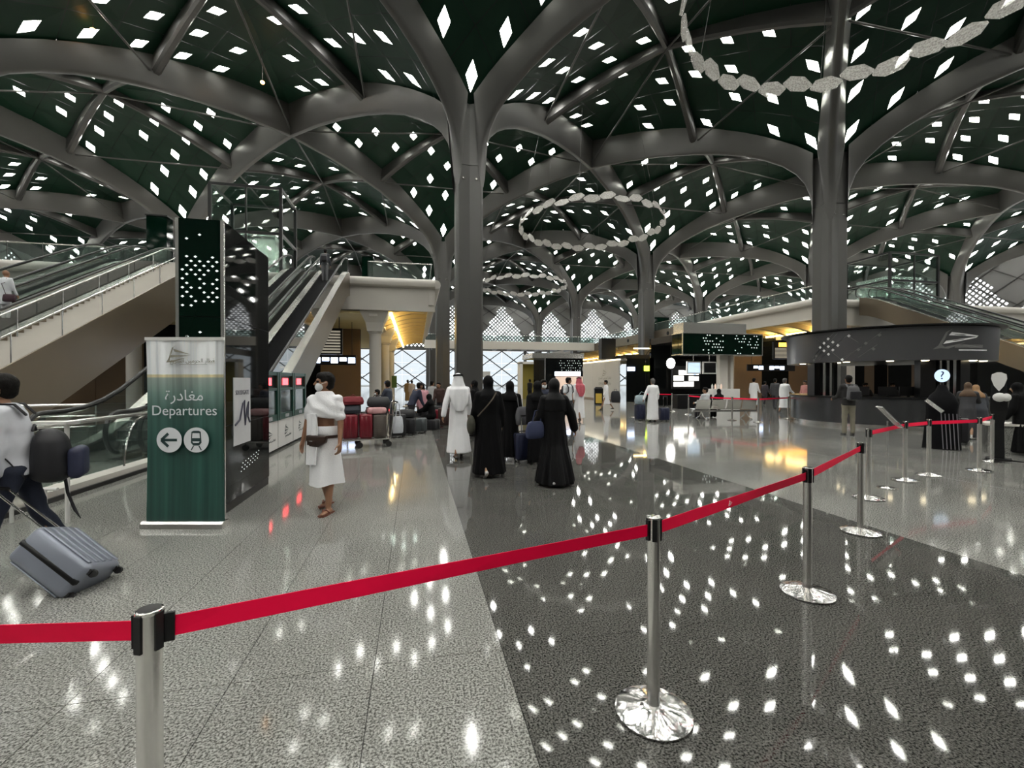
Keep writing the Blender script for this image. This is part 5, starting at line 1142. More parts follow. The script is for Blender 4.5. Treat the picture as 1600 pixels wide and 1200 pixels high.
def casual(label, loc, heading, H=1.72, P={}, vox=.02, shirt=None, trousers=None, hair=M_HAIR, cap_m=None, shoe=None, mask=False, skin=None, jacket=0.0, sl=.97, untuck=.0):
    P = dict({'legL': (.25, .1), 'legR': (-.2, .2), 'armL': (-.15, .12, .25), 'armR': (.15, .12, .3)}, **P); J = joints(H, P); t = new_person(label, loc, heading, P.get('group')); s = H / 1.72
    link('body', body_mesh(J, H, P, skin or M_SKIN, shoe or M_BSHOE, max(min(vox, .02), .012)), t); g = 1 + jacket
    mb = MB(); n = 20
    up = (J['chest'] - J['pel']).normalized()
    def ring(c, rx, ry): return [c + Vector((rx * math.cos(2 * PI * k / n), ry * math.sin(2 * PI * k / n), 0)) for k in range(n)]
    low = J['pel'] - up * (.05 + untuck) * s
    mb.loft([ring(low, .166 * s * g, .132 * s * g), ring(J['pel'] + up * .06 * H, .156 * s * g, .128 * s * g), ring(J['chest'] - up * .08 * H, .178 * s * g, .138 * s * g), ring(J['chest'], .172 * s * g, .118 * s * g), ring(J['chest'] + up * .036 * H, .1 * s, .08 * s), ring(J['chest'] + up * .05 * H, .064 * s, .064 * s)])
    for k in 'LR':
        cap(mb, J['sh' + k].lerp(J['chest'], .25), J['sh' + k], .076 * s * g, .07 * s * g, 0); 
        if sl > .5: cap(mb, J['sh' + k], J['el' + k], .068 * s * g, .056 * s * g, 0); cap(mb, J['el' + k], J['el' + k].lerp(J['wr' + k], sl), .055 * s * g, .042 * s * g, 0)
        else: cap(mb, J['sh' + k], J['sh' + k].lerp(J['el' + k], .8), .068 * s * g, .064 * s * g, 0)
    wr = lambda co: co + Vector((noise.noise(co * 9), noise.noise(co * 9 + Vector((5, 0, 0))), 0)) * .012
    link('shirt', remesh(mb, [shirt], min(vox, .022), 'shirt', 2, wr), t)
    mb = MB(); cap(mb, J['pel'] + Vector((-.055 * s, 0, 0)), J['pel'] + Vector((.055 * s, 0, 0)), .112 * s, .112 * s, 0, 12)
    for k in 'LR': cap(mb, J['hip' + k], J['knee' + k], .094 * s, .07 * s, 0); cap(mb, J['knee' + k], J['ank' + k] + Vector((0, 0, .012)), .068 * s, .058 * s, 0)
    link('trousers', remesh(mb, [trousers], min(vox, .022), 'trousers', 2, wr), t)
    if cap_m:
        mb = MB(); c = J['head']; R = Matrix.Rotation(P.get('turn', 0), 3, 'Z'); mb.ell(c + R @ Vector((0, -.01, .045)) * s, (.088 * s, .105 * s, .09 * s), 16, 10, 0, R); mb.ell(c + R @ Vector((0, .1, .05)) * s, (.07 * s, .075 * s, .014 * s), 14, 6, 0, R); link('cap', remesh(mb, [cap_m], .014, 'cap', 1), t)
    if hair: link('hair', hair_mesh(J, H, vox, hair, P), t)
    if mask: face_mask(t, J, H, P)
    return t, J
def face_mask(t, J, H, P):
    s = H / 1.72 * 1.07; R = Matrix.Rotation(P.get('turn', 0), 3, 'Z'); c = J['head']; mb = MB()
    mb.ell(c + R @ Vector((0, .052, -.048)) * s, (.063 * s, .056 * s, .056 * s), 14, 10, 0, R); o = link('face_mask', remesh(mb, [M_MASK], .012, 'face_mask', 1), t)
    for k in (-1, 1):
        m2 = MB(); m2.tube([c + R @ Vector((k * .05, .075, -.03)) * s, c + R @ Vector((k * .08, .02, -.005)) * s, c + R @ Vector((k * .086, -.008, .005)) * s], .003, 5); m2.build('mask_loop', M_MASK, t)
HD = lambda deg: math.radians(deg)   # heading: 0 walks away along the hall (+Y), 180 towards the camera, 90 to the left
# --- luggage builders
def rounded_box(w, d, h, r, seg=3):
    b = MB(); b.b2(-w / 2, w / 2, -d / 2, d / 2, 0, h); me = b.mesh('shell', M_BLKPL); bevel_mesh(me, r, seg); return me
def setm(me, m): me.materials.clear(); me.materials.append(m); return me
def suitcase(label, loc, rz, w, d, h, m, handle=.0, tilt=0.0, ribs=4, group=None, name='suitcase', M=None, wheels=True, band=None):
    """upright case: width x (local), depth y, height z, wheels below; handle = length of pulled bars"""
    t = thing(name, label, 'suitcase', loc, rz, group)
    if M is not None: t.matrix_world = M
    elif tilt: t.rotation_euler = (tilt, 0, rz)
    z0 = .05 if wheels else 0; me = setm(rounded_box(w, d, h, min(w, d) * .16), m); o = link('shell', me, t); o.location.z = z0
    for i in range(ribs):
        x = -w / 2 + w * (i + .5) / ribs
        for s in (-1, 1): b = MB(); b.box((x, s * (d / 2 + .002), z0 + h / 2), (w / ribs * .5, .012, h * .82)); bevel = b.mesh('rib', m); bevel_mesh(bevel, .005, 1); link('rib', bevel, t)
    b = MB(); b.box((0, 0, z0 + h / 2), (w + .006, .04, h * .985)); me = b.mesh('zip_band', band or M_BLKPL); bevel_mesh(me, .006, 1); link('zip_band', me, t)
    if wheels:
        for x in (-w * .38, w * .38):
            for y in (-d * .34, d * .34): b = MB(); b.tube([(x - .012, y, .027), (x + .012, y, .027)], .027, 12); b.box((x, y, .055), (.04, .04, .03)); b.build('wheel', M_RUBBER, t, smooth=True)
    b = MB(); b.tube([(-.09, d * .1, z0 + h), (-.08, d * .1, z0 + h + .035), (.08, d * .1, z0 + h + .035), (.09, d * .1, z0 + h)], .01, 6); b.build('carry_handle', M_BLKPL, t, smooth=True)
    if handle:
        for x in (-w * .22, w * .22): b = MB(); b.tube([(x, -d * .36, z0 + h - .02), (x, -d * .36, z0 + h + handle)], .009, 8); b.build('pull_bar', M_CHROME, t, smooth=True)
        b = MB(); b.tube([(-w * .26, -d * .36, z0 + h + handle), (w * .26, -d * .36, z0 + h + handle)], .016, 8); b.build('grip', M_BLKPL, t, smooth=True)
    return t
def soft_bag(name, label, cat, loc, rz, w, d, h, m, strap=None, group=None, vox=.02, sag=.15, straps=None, strap_m=None):
    t = thing(name, label, cat, loc, rz, group); mb = MB(); n = 20
    def ring(z, kx, ky): return [Vector((w / 2 * kx * math.copysign(abs(math.cos(2 * PI * k / n)) ** .6, math.cos(2 * PI * k / n)), d / 2 * ky * math.copysign(abs(math.sin(2 * PI * k / n)) ** .6, math.sin(2 * PI * k / n)), z)) for k in range(n)]
    mb.loft([ring(0, .8, .75), ring(h * .08, .97, .95), ring(h * .4, 1.02, 1.02), ring(h * .75, .93, .88 - sag), ring(h * .95, .8, .6 - sag), ring(h, .6, .35)])
    me = mb.mesh('bag_body', m, smooth=True); 
    for v in me.vertices: v.co += Vector((noise.noise(v.co * 6), noise.noise(v.co * 6 + Vector((3, 0, 0))), 0)) * .02 * min(1, w * 3)
    me.polygons.foreach_set('use_smooth', [True] * len(me.polygons)); link('bag_body', me, t)
    for st_ in (straps or []): b = MB(); b.tube(st_, .011, 6); b.build('strap', strap_m or m, t, smooth=True)
    return t
# ------------------------------------------------------------------ the people in the photograph
# 1. man in white two-piece wraps, front left of centre
def towel_man():
    H = 1.68; loc = floor_at(508, 799); t = new_person('man in white towelling wraps with face mask, waist pouch and sandals', loc, HD(158))
    P = {'legL': (.13, .04), 'legR': (-.16, .2), 'armL': (.05, .16, .18), 'armR': (-.08, .3, .2), 'turn': -.85, 'toeL': -.1, 'toeR': .1, 'nod': -.06, 'gripL': .45, 'gripR': .3, 'tipR': .25}
    J = joints(H, P); s = H / 1.72; link('body', body_mesh(J, H, P, M_SKIN, M_SKIN, .0095, barefoot=True, girth=.93), t); link('hair', hair_mesh(J, H, .014, M_HAIR, P), t); face_mask(t, J, H, P)
    # lower wrap
    n = 40; pz = J['pel'].z; mb = MB(); my = (J['ankL'].y + J['ankR'].y) / 2
    rows = [(.205 * H, .2, .225, my * .5), (.3 * H, .192, .2, my * .35), (.42 * H, .182, .16, my * .1), (pz, .172, .138, 0), (pz + .07 * H, .158, .124, 0), (pz + .088 * H, .16, .126, 0)]
    rg = []
    for z, rx, ry, cy in rows:
        u = max(0, (pz - z) / (.3 * H)); r = []
        for k in range(n):
            a = 2 * PI * k / n; f = 1 + .035 * u * math.sin(7 * a + 1) + .03 * u * math.sin(4 * a); r.append(Vector((rx * s * f * math.cos(a), cy + ry * s * f * math.sin(a), z + .012 * math.sin(3 * a) * u)))
        rg.append(r)
    mb.loft(rg, caps=(False, False)); mb.loft([[p * .985 + Vector((0, 0, p.z * .015)) for p in r] for r in reversed(rg)], caps=(False, False)); mb.build('lower_wrap', M_TOWEL, t, smooth=True)
    b = MB(); rr = [[Vector((rx * s * math.cos(2 * PI * k / n), ry * s * math.sin(2 * PI * k / n), z)) for k in range(n)] for z, rx, ry in ((pz + .035 * H, .170, .135), (pz + .05 * H, .174, .14), (pz + .088 * H, .168, .134), (pz + .095 * H, .16, .126))]; b.loft(rr, caps=(False, False)); b.build('waist_roll', M_TOWEL, t, smooth=True)
    # upper wrap: a shawl over shoulders and chest, arms free below the elbow
    mb = MB(); ck = J['chest']; n = 28
    def ring(z, rx, ry, cy, tilt=0): return [Vector((rx * s * math.cos(2 * PI * k / n), cy + ry * s * math.sin(2 * PI * k / n), z + tilt * math.cos(2 * PI * k / n) * s)) for k in range(n)]
    mb.loft([ring(ck.z - .125 * H, .196, .148, ck.y + .01, .025), ring(ck.z - .06 * H, .198, .15, ck.y + .01, .01), ring(ck.z, .182, .125, ck.y), ring(ck.z + .035 * H, .125, .1, ck.y), ring(ck.z + .06 * H, .085, .085, ck.y + .01)])
    for k in 'LR': cap(mb, J['sh' + k], J['sh' + k].lerp(J['el' + k], .74), .066 * s, .066 * s, 0)
    def drape(co):
        g = math.sin((co.z - co.x * .45) * 46 + 2.5 * noise.noise(co * 4)); v = Vector((co.x, co.y, 0)); L = v.length or 1; return co + v / L * .007 * g
    link('upper_wrap', remesh(mb, [M_TOWEL], .014, 'upper_wrap', 2, drape), t)
    # hanging tail of the shawl on his right front
    mb = MB(); rows = 14; rg = []
    for j in range(rows + 1):
        u = j / rows; z = ck.z - .10 * H - u * .36 * H; x0 = .15 - .01 * u; w = .13 + .03 * math.sin(u * 3); y = .165 + .035 * u
        rg.append([Vector(((x0 - w * i / 8) * s, (y + .012 * math.sin(i * 1.6 + u * 2) - (.03 if i == 0 else 0)) * s, z)) for i in range(9)] + [Vector(((x0 - w * i / 8) * s, (y - .022 + .012 * math.sin(i * 1.6 + u * 2)) * s, z)) for i in range(8, -1, -1)])
    mb.loft(rg); mb.build('hanging_end', M_TOWEL, t, smooth=True)
    # sandals
    for k, sd in (('L', -1), ('R', 1)):
        a = J['ank' + k]; z = a.z - .045 * s * 1.75; f = .12; b = MB(); pts = [(-.04, -.075), (.035, -.075), (.042, 0), (.052, .09), (.04, .16), (0, .18), (-.04, .16), (-.048, .09), (-.04, 0)]
        b.prism([(x * s, y * s) for x, y in pts], Matrix.Translation((a.x, a.y, max(z, 0.001))), .018); sole = b.build('sandal', M_SHOE, t)
        b = MB(); b.tube([(a.x - .045 * s, a.y + .05 * s, z + .03), (a.x - .02 * s, a.y + .08 * s, z + .07 * s), (a.x, a.y + .12 * s, z + .05 * s), (a.x + .02 * s, a.y + .08 * s, z + .07 * s), (a.x + .045 * s, a.y + .05 * s, z + .03)], .011, 6); b.build('sandal_strap', M_SHOE, t, smooth=True)
    # waist pouch: a thing of its own, worn on the belt
    pt = thing('waist_pouch', 'dark brown leather waist pouch worn over the white lower wrap', 'bag', (0, 0, 0)); pt.location = loc; pt.rotation_euler = (0, 0, HD(158)); M_LEA = mat('brown_leather', (.035, .018, .012), .35, noise_s=20, noise_a=.2)
    b = MB(); y0 = .152 * s; b.loft([[Vector((x * s, y0 + dy * s, pz + z * s)) for x, z in ((-.13, .055), (.13, .06), (.135, .0), (.09, -.075), (-.02, -.085), (-.115, -.03))] for dy in (-.02, .035, .05)]); me = b.mesh('pouch', M_LEA); bevel_mesh(me, .012, 2); link('pouch', me, pt)
    b = MB(); b.box((.06 * s, y0 + .052 * s, pz - .03 * s), (.1, .008, .05)); b.build('front_pocket', M_LEA, pt); b = MB(); b.box((.06 * s, y0 + .058 * s, pz - .01 * s), (.045, .003, .01)); b.build('metal_badge', M_STEEL, pt)
    b = MB(); b.loft([[Vector((rx * s * math.cos(2 * PI * k / 32), ry * s * math.sin(2 * PI * k / 32), z)) for k in range(32)] for z, rx, ry in ((pz + .015, .183, .148), (pz + .05, .18, .146))], caps=(False, False)); b.build('belt_strap', M_LEA, pt, smooth=True)
towel_man()
# 2. man at the left edge with backpack and case
lm = at_depth(26, 3.75); t, J = casual('man in white shirt and navy jeans with backpack, cut by the left edge', lm, HD(110), 1.66, {'legL': (.30, .12), 'legR': (-.26, .3), 'armR': (.1, .15, .3), 'armL': (.0, .06, .12), 'lean': .12, 'tipR': .5}, .016, M_SHIRT, M_JEANS, shoe=M_SHOE, untuck=.0)
M_NAVY = mat('navy_nylon', (.018, .022, .055), .55, noise_s=30, noise_a=.2); M_NAVYB = mat('black_nylon', (.008, .008, .011), .55)
def backpack(label, loc, heading, J, w, d, h, m, m2, group=None, off=.16, top=.03, straps=True, tail=False):
    t = thing('backpack', label, 'backpack', loc, heading, group); ck = J['chest']; me = setm(rounded_box(w, d, h, min(w, d) * .42, 5), m)
    for v in me.vertices:
        k = max(0, v.co.z / h - .45); v.co.x *= 1 - .55 * k * k * 2; v.co.y = v.co.y * (1 - .5 * k) + d * .2 * k; v.co += Vector((0, noise.noise(v.co * 8), 0)) * .015
    o = link('main_compartment', me, t); o.location = (ck.x, ck.y - off - d / 2, ck.z + top - h)
    me = setm(rounded_box(w * .84, d * .4, h * .6, min(w, d) * .19, 4), m2); o = link('front_pocket', me, t); o.location = (ck.x, ck.y - off - d - d * .1, ck.z + top - h * .95)
    b = MB(); b.tube([(ck.x - .04, ck.y - off - .02, ck.z + top - .01), (ck.x, ck.y - off - .02, ck.z + top + .04), (ck.x + .04, ck.y - off - .02, ck.z + top - .01)], .01, 6); b.build('grab_loop', m, t, smooth=True)
    if straps:
        for s in (-1, 1):
            x = ck.x + s * .1; P_ = [Vector((x, ck.y - off, ck.z - .02)), Vector((x, ck.y - .07, ck.z + .07)), Vector((x, ck.y + .03, ck.z + .075)), Vector((x * 1.05, ck.y + .14, ck.z - .04)), Vector((x * 1.2, ck.y + .15, ck.z - .2)), Vector((x * 1.5, ck.y - .02, ck.z - .34)), Vector((x * 1.2, ck.y - off, ck.z + top - h * .85))]
            b = MB(); b.loft([[p + Vector((-.025, 0, -.006)), p + Vector((.025, 0, -.006)), p + Vector((.025, 0, .008)), p + Vector((-.025, 0, .008))] for p in P_]); b.build('shoulder_strap', m, t, smooth=True)
    if tail: b = MB(); z = ck.z + top - h; b.tube([(ck.x + .08, ck.y - off - d * .7, z + .02), (ck.x + .09, ck.y - off - d * .75, z - .12), (ck.x + .06, ck.y - off - d * .95, z - .28), (ck.x + .05, ck.y - off - d * 1.1, z - .36)], [.012, .012, .012, .004], 6); b.build('hanging_strap', M_NAVYB, t, smooth=True)
    return t
backpack('navy and black backpack on the man at the left edge', lm, HD(110), J, .32, .27, .46, M_NAVYB, M_NAVY, off=.14, top=-.15, tail=True)
M_GREYC = mat('silver_grey_shell', (.24, .26, .31), .32, .3); M_GREYD = mat('slate_shell', (.07, .08, .085), .35, .2)
# tilted cabin case: wheels on the floor, bars up to his hand
wf = floor_at(152, 918); axis = Vector((-.62, -.02, .58)).normalized(); side = Vector((.05, 1, .05)); 
cz = (at_depth(0, 3.5, .60) - Vector((wf.x, wf.y, .03))).normalized(); cx = Vector((SP, CP, 0)) * .85 - Vector((CP, -SP, 0)) * .5; cx = (cx - cz * cx.dot(cz)).normalized(); cyv = cz.cross(cx)
Mx = Matrix(((cx.x, cyv.x, cz.x, wf.x), (cx.y, cyv.y, cz.y, wf.y), (cx.z, cyv.z, cz.z, .015), (0, 0, 0, 1)))
suitcase('silver-grey hard cabin case pulled on tilted wheels at lower left', (0, 0, 0), 0, .36, .28, .54, M_GREYC, handle=.55, ribs=5, M=Mx)
# 3. white-robed man with white headcloth
thobe('man in white robe and white headcloth with black cord, walking away', floor_at(716, 716), HD(6), 1.74, {'legL': (-.22, .15), 'legR': (.2, .05), 'armL': (-.25, .34, .1), 'armR': (.2, .22, .3)}, .016, ghutra=M_CLWHITE, hem=.075, hemr=.25, stride=.06)
# 4-7. women in black
t4, J4 = abaya('tall woman in black robe with crossbody strap, left of the black group', floor_at(763, 743), HD(4), 1.66, {'legL': (-.22, .2), 'legR': (.12, .05), 'tipL': .7}, .016, hemr=.27, wide=1.08, girth=1.12)
cb = thing('crossbody_bag', 'olive cloth crossbody bag at the tall black-robed woman\'s left hip', 'bag', floor_at(763, 743), HD(4)); ck = J4['chest']
b = MB(); b.tube([(.10, -.15, ck.z + .05), (.03, -.21, ck.z - .05), (-.1, -.225, ck.z - .2), (-.22, -.17, ck.z - .34)], .012, 6); b.build('strap', cloth('brown', (.09, .07, .05)), cb, smooth=True)
b = MB(); b.ell((-.30, -.02, ck.z - .5), (.07, .13, .17), 14, 10); b.build('pouch', cloth('olive', (.05, .05, .035)), cb, smooth=True)
t5, J5 = abaya('shorter woman in black robe with grey shoulder bag, middle of the group', floor_at(797, 720), HD(0), 1.58, {'armR': (.05, .12, .2), 'armL': (.3, .1, .9), 'hem': .06}, .018, hemr=.2, girth=.9)
p5 = floor_at(797, 720); soft_bag('shoulder_bag', 'slouchy grey shoulder bag on the shorter black-robed woman', 'bag', (p5.x + .23, p5.y - .1, J5['chest'].z - .56), .2, .28, .16, .36, cloth('grey', (.13, .13, .14)), straps=[[(-.08, 0, .33), (-.1, .02, .52), (-.13, .06, .64), (-.14, .12, .52), (-.06, .1, .33)]])
t6, J6 = abaya('woman in long flowing black robe with blue handbag, right of the group', floor_at(866, 756), HD(-3), 1.62, {'armR': (.1, .45, .1), 'armL': (.1, .2, .8), 'legL': (-.2, .3), 'legR': (.2, .05), 'hem': .02}, .016, m=M_ABAYA2, scarf=M_ABAYA2, hemr=.31, long=.10, folds=12, amp=.035, stride=.08, girth=1.05)
p6_ = floor_at(866, 756); soft_bag('handbag', 'navy blue tote handbag hanging at the flowing robe', 'bag', (p6_.x - .32, p6_.y - .05, .72), .25, .30, .12, .26, cloth('bluebag', (.035, .045, .10)), straps=[[(-.06, 0, .22), (.0, .0, .42), (.1, .02, .44), (.1, 0, .22)]])
t7, J7 = abaya('woman in black robe partly hidden behind the flowing robe, pulling a case', floor_at(840, 724), HD(0), 1.58, {'armL': (-.3, .1, .1)}, .02, hemr=.24)
M_NAVC = mat('navy_case_fabric', (.010, .014, .045), .6)
suitcase('navy upright suitcase between the women in black', floor_at(818, 722), HD(10), .36, .24, .52, M_NAVC, handle=.35, ribs=2)
# 8-13 further right
M_REDW = mat('red_check_cloth', (.52, .10, .13), .8, noise_s=45, noise_a=.6)
thobe('man in white robe with red checked headcloth, beyond the black group', floor_at(905, 658), HD(8), 1.74, {}, .026, ghutra=M_REDW, agal=True)
t9, J9 = casual('young man in white t-shirt with dark backpack straps, behind the black group', floor_at(888, 661), HD(200), 1.72, {'turn': 1.2}, .026, cloth('whitetee', (.7, .72, .75)), cloth('darktrousers', (.02, .02, .025)), sl=.3)
backpack('dark backpack on the young man in the white t-shirt', floor_at(888, 661), HD(200), J9, .3, .16, .42, M_NAVYB, M_NAVYB)
casual('masked man in navy jacket facing the camera behind the women', at_depth(849, 11.2), HD(185), 1.62, {}, .026, cloth('navyjacket', (.02, .025, .05)), cloth('darktrousers', (.02, .02, .025)), mask=True, jacket=.08)
casual('man in dark clothes standing before the yellow booth', floor_at(828, 627), HD(20), 1.7, {'legL': (.1, 0), 'legR': (-.08, 0)}, .035, cloth('darkgrey', (.035, .033, .033)), cloth('darktrousers', (.02, .02, .025)))
p12 = floor_at(947, 641); thobe('man in short white robe walking left before the cream hoarding', p12, HD(75), 1.66, {'legL': (.42, .1), 'legR': (-.42, .2), 'armL': (.1, .1, .4), 'armR': (-.25, .15, .1)}, .03, hem=.2, hemr=.26, stride=.08)
soft_bag('carry_bag', 'large black bag carried by the man in the short white robe', 'bag', (p12.x + .5, p12.y - .12, .42), .1, .55, .3, .62, M_NAVYB, straps=[[(-.1, 0, .58), (-.08, 0, .72), (.06, 0, .72), (.08, 0, .58)]])
p13 = floor_at(1020, 659); thobe('stout man in white robe standing between two suitcases', p13, HD(2), 1.66, {'legL': (.03, 0), 'legR': (-.03, 0), 'armL': (.05, .48, .1), 'armR': (.15, .35, .35)}, .024, hair=M_GHAIR, hem=.05, girth=1.12, hemr=.24, stride=0)
suitcase('navy upright suitcase left of the stout man in white', floor_at(1000, 657), HD(5), .38, .26, .6, M_NAVC, ribs=2); pb = floor_at(1000, 657); soft_bag('tote_bag', 'pale blue tote bag resting on the navy suitcase', 'bag', (pb.x, pb.y, .66), .1, .42, .26, .36, cloth('paleblue', (.30, .38, .42)), straps=[[(-.1, 0, .32), (.05, -.02, .5), (.2, -.02, .45)]])
suitcase('small dark cabin case right of the stout man in white', floor_at(1038, 658), HD(-5), .36, .24, .48, M_NAVC, handle=.45, ribs=2)
# bench sitters
bs_ = bp0; casual('man in white shirt seated on the bench', (bs_.x - .42, bs_.y + .32, 0), HD(12), 1.7, {'seat': .5, 'legL': (1.5, 1.5), 'legR': (1.5, 1.5), 'armL': (.4, .1, .9), 'armR': (.4, .1, .9), 'turn': .9}, .028, cloth('whitetee', (.7, .72, .75)), cloth('darktrousers', (.02, .02, .025)))
abaya('woman in black seated on the bench beside the man in white shirt', (bs_.x + .26, bs_.y + .36, 0), HD(0), 1.58, {'seat': .5, 'legL': (1.5, 1.5), 'legR': (1.5, 1.5), 'armL': (.4, .1, .9), 'armR': (.4, .1, .9)}, .03)
# walkers left of the kiosk
thobe('man in long white robe walking right beyond the belt barrier', floor_at(1178, 638), HD(-70), 1.74, {'armR': (.3, .1, .3)}, .034, hem=.12)
casual('small dark figure walking right behind the man in long white robe', floor_at(1195, 632), HD(-75), 1.55, {}, .036, cloth('darkplum', (.05, .04, .05)), cloth('darktrousers', (.02, .02, .025)), jacket=.12, untuck=.25)
casual('man in dark grey suit walking beside the white-draped pilgrim', floor_at(1211, 639), HD(-60), 1.72, {}, .034, cloth('suitgrey', (.06, .06, .065)), cloth('suitgrey', (.06, .06, .065)), jacket=.1, untuck=.1)
p19 = floor_at(1226, 646); thobe('pilgrim wrapped in white cloth walking right towards the kiosk', p19, HD(-80), 1.7, {'armR': (.5, .1, .5)}, .03, m=M_TOWEL, hem=.16, girth=1.15, hemr=.26, hair=M_GHAIR)
casual('person in pink top standing behind the belt barrier left of the kiosk', at_depth(1258, 24), HD(100), 1.6, {}, .034, cloth('pinktop', (.5, .22, .2)), cloth('darktrousers', (.02, .02, .025)))
# man at the counter
p20 = floor_at(1326, 680); t20, J20 = casual('man in black jacket and khaki trousers at the kiosk counter', p20, HD(-22), 1.74, {'legL': (.03, 0), 'legR': (-.03, .05), 'armL': (.4, .15, .8), 'armR': (.35, .15, .8)}, .022, cloth('blackjacket', (.015, .014, .014)), cloth('khaki', (.22, .20, .15)), hair=M_HAIR, jacket=.1)
M_GRAYB = cloth('greypack', (.10, .10, .105)); backpack('grey and black backpack slung on the man at the counter', p20, HD(-22), J20, .34, .18, .42, M_GRAYB, M_NAVYB)
for px, d, lb in ((1352, 16.2, 'kiosk clerk in black at the left of the counter'), (1394, 16.0, 'kiosk clerk in black behind the counter centre')): casual(lb, at_depth(px, d), HD(165), 1.5, {'legL': (0, 0), 'legR': (0, 0), 'armL': (.5, .1, .9), 'armR': (.5, .1, .9)}, .03, cloth('blackjacket', (.015, .014, .014)), cloth('darktrousers', (.02, .02, .025)))
# right-hand women
abaya('woman in charcoal robe leaning over the counter near the round sign', at_depth(1512, 12.2), HD(-60), 1.56, {'lean': .25, 'armL': (.8, .1, .5), 'armR': (.8, .1, .5)}, .026, m=cloth('charcoal', (.035, .036, .04)), scarf=cloth('brownscarf', (.10, .06, .035)), hemr=.22)
abaya('woman in dark blue-grey robe behind the woman in charcoal', at_depth(1532, 12.6), HD(-30), 1.5, {'lean': .3}, .028, m=cloth('bluegrey', (.045, .05, .06)), scarf=cloth('tanscarf', (.34, .20, .10)), hemr=.22)
abaya('woman in black with maroon bag at the right edge', at_depth(1597, 9.6), HD(10), 1.55, {'lean': .1}, .024)
pr = at_depth(1590, 9.3); soft_bag('handbag', 'maroon leather handbag beside the woman at the right edge', 'bag', (pr.x - .1, pr.y - .35, .8), .4, .36, .14, .2, cloth('maroon', (.10, .03, .025)), straps=[[(-.1, 0, .18), (0, 0, .36), (.1, 0, .18)]])
suitcase('black suitcase behind the belt line near the shield sign', at_depth(1503, 11.2), HD(30), .42, .26, .6, M_NAVYB, ribs=2)
# left crowd around the trolley
casual('man in blue cap and denim jacket behind the luggage trolley', at_depth(606, 13.6), HD(70), 1.6, {'armL': (.5, .1, .7), 'armR': (.5, .1, .7), 'turn': -.6}, .024, cloth('denim', (.04, .05, .075)), cloth('darktrousers', (.02, .02, .025)), hair=M_HAIR, cap_m=cloth('bluecap', (.06, .12, .32)), mask=True, jacket=.08)
casual('man with navy jacket bending over luggage', at_depth(643, 14.5), HD(-60), 1.6, {'lean': .45}, .028, cloth('navyjacket', (.02, .025, .05)), cloth('darktrousers', (.02, .02, .025)), jacket=.1)
casual('person in pink checked shirt seen from behind', at_depth(661, 15.2), HD(20), 1.5, {'lean': .12}, .028, mat('cloth_pinkcheck', (.60, .30, .34), .8, noise_s=60, noise_a=.35), cloth('darktrousers', (.02, .02, .025)), jacket=.12, untuck=.15)
casual('person in pale grey top beyond the pink shirt', at_depth(675, 19), HD(-40), 1.6, {}, .032, cloth('palegrey', (.42, .42, .42)), cloth('darktrousers', (.02, .02, .025)))
thobe('seated man in white robe beside the black suitcase', at_depth(657, 21), HD(-70), 1.7, {'seat': .5, 'legL': (1.5, 1.5), 'legR': (1.5, 1.5), 'lean': .15, 'armL': (.6, .1, .6), 'armR': (.6, .1, .6)}, .032)
thobe('figure in mustard robe standing far off by the lattice glazing', at_depth(637, 33), HD(0), 1.66, {}, .045, m=cloth('mustard', (.25, .16, .06)))
thobe('figure in beige robe standing far off by the lattice glazing', at_depth(643.5, 32), HD(0), 1.62, {}, .045, m=cloth('beige', (.55, .45, .36)))
abaya('woman in black with pale face turned sideways behind the white headcloth', at_depth(742, 12.5), HD(60), 1.6, {}, .028)
casual('dark-clothed person sitting low beside the suitcases', at_depth(590, 17), HD(90), 1.6, {'seat': .5, 'legL': (1.5, 1.5), 'legR': (1.5, 1.5)}, .032, cloth('blackjacket', (.015, .014, .014)), cloth('darktrousers', (.02, .02, .025)), mask=True)
casual('person in brown jacket among the luggage by the dark column', at_depth(688, 17), HD(150), 1.55, {'lean': .2}, .032, cloth('brownjacket', (.06, .03, .025)), cloth('darktrousers', (.02, .02, .025)), jacket=.1)
# escalator riders
def on_esc(y): return (y - YB) * SL + .2
casual('passenger in white with a dark shoulder bag riding the far-left escalator', (-14.0, 18.95, on_esc(18.9) + .02), HD(-10), 1.7, {'legL': (.02, 0), 'legR': (-.02, 0)}, .028, cloth('whitetee', (.7, .72, .75)), cloth('whitetrouser', (.66, .66, .68)), hair=None, untuck=.35)
b_ = soft_bag('shoulder_bag', 'dark maroon shoulder bag on the passenger in white', 'bag', (-13.75, 18.75, on_esc(18.9) + .62), 0, .38, .14, .26, cloth('maroondark', (.035, .012, .02)), straps=[[(-.1, 0, .24), (-.22, .0, .62), (-.16, .12, .7)]])
t33, J33 = casual('passenger with backpack near the top of the centre escalator', (-4.65, 24.9, on_esc(24.9) + .02), HD(0), 1.72, {'legL': (.02, 0), 'legR': (-.02, 0), 'lean': .15}, .03, cloth('bluegrey', (.045, .05, .06)), cloth('grey', (.13, .13, .14)))
backpack('dark backpack on the centre escalator passenger', (-4.65, 24.9, on_esc(24.9) + .02), 0, J33, .32, .18, .44, M_GRAYB, M_NAVYB)
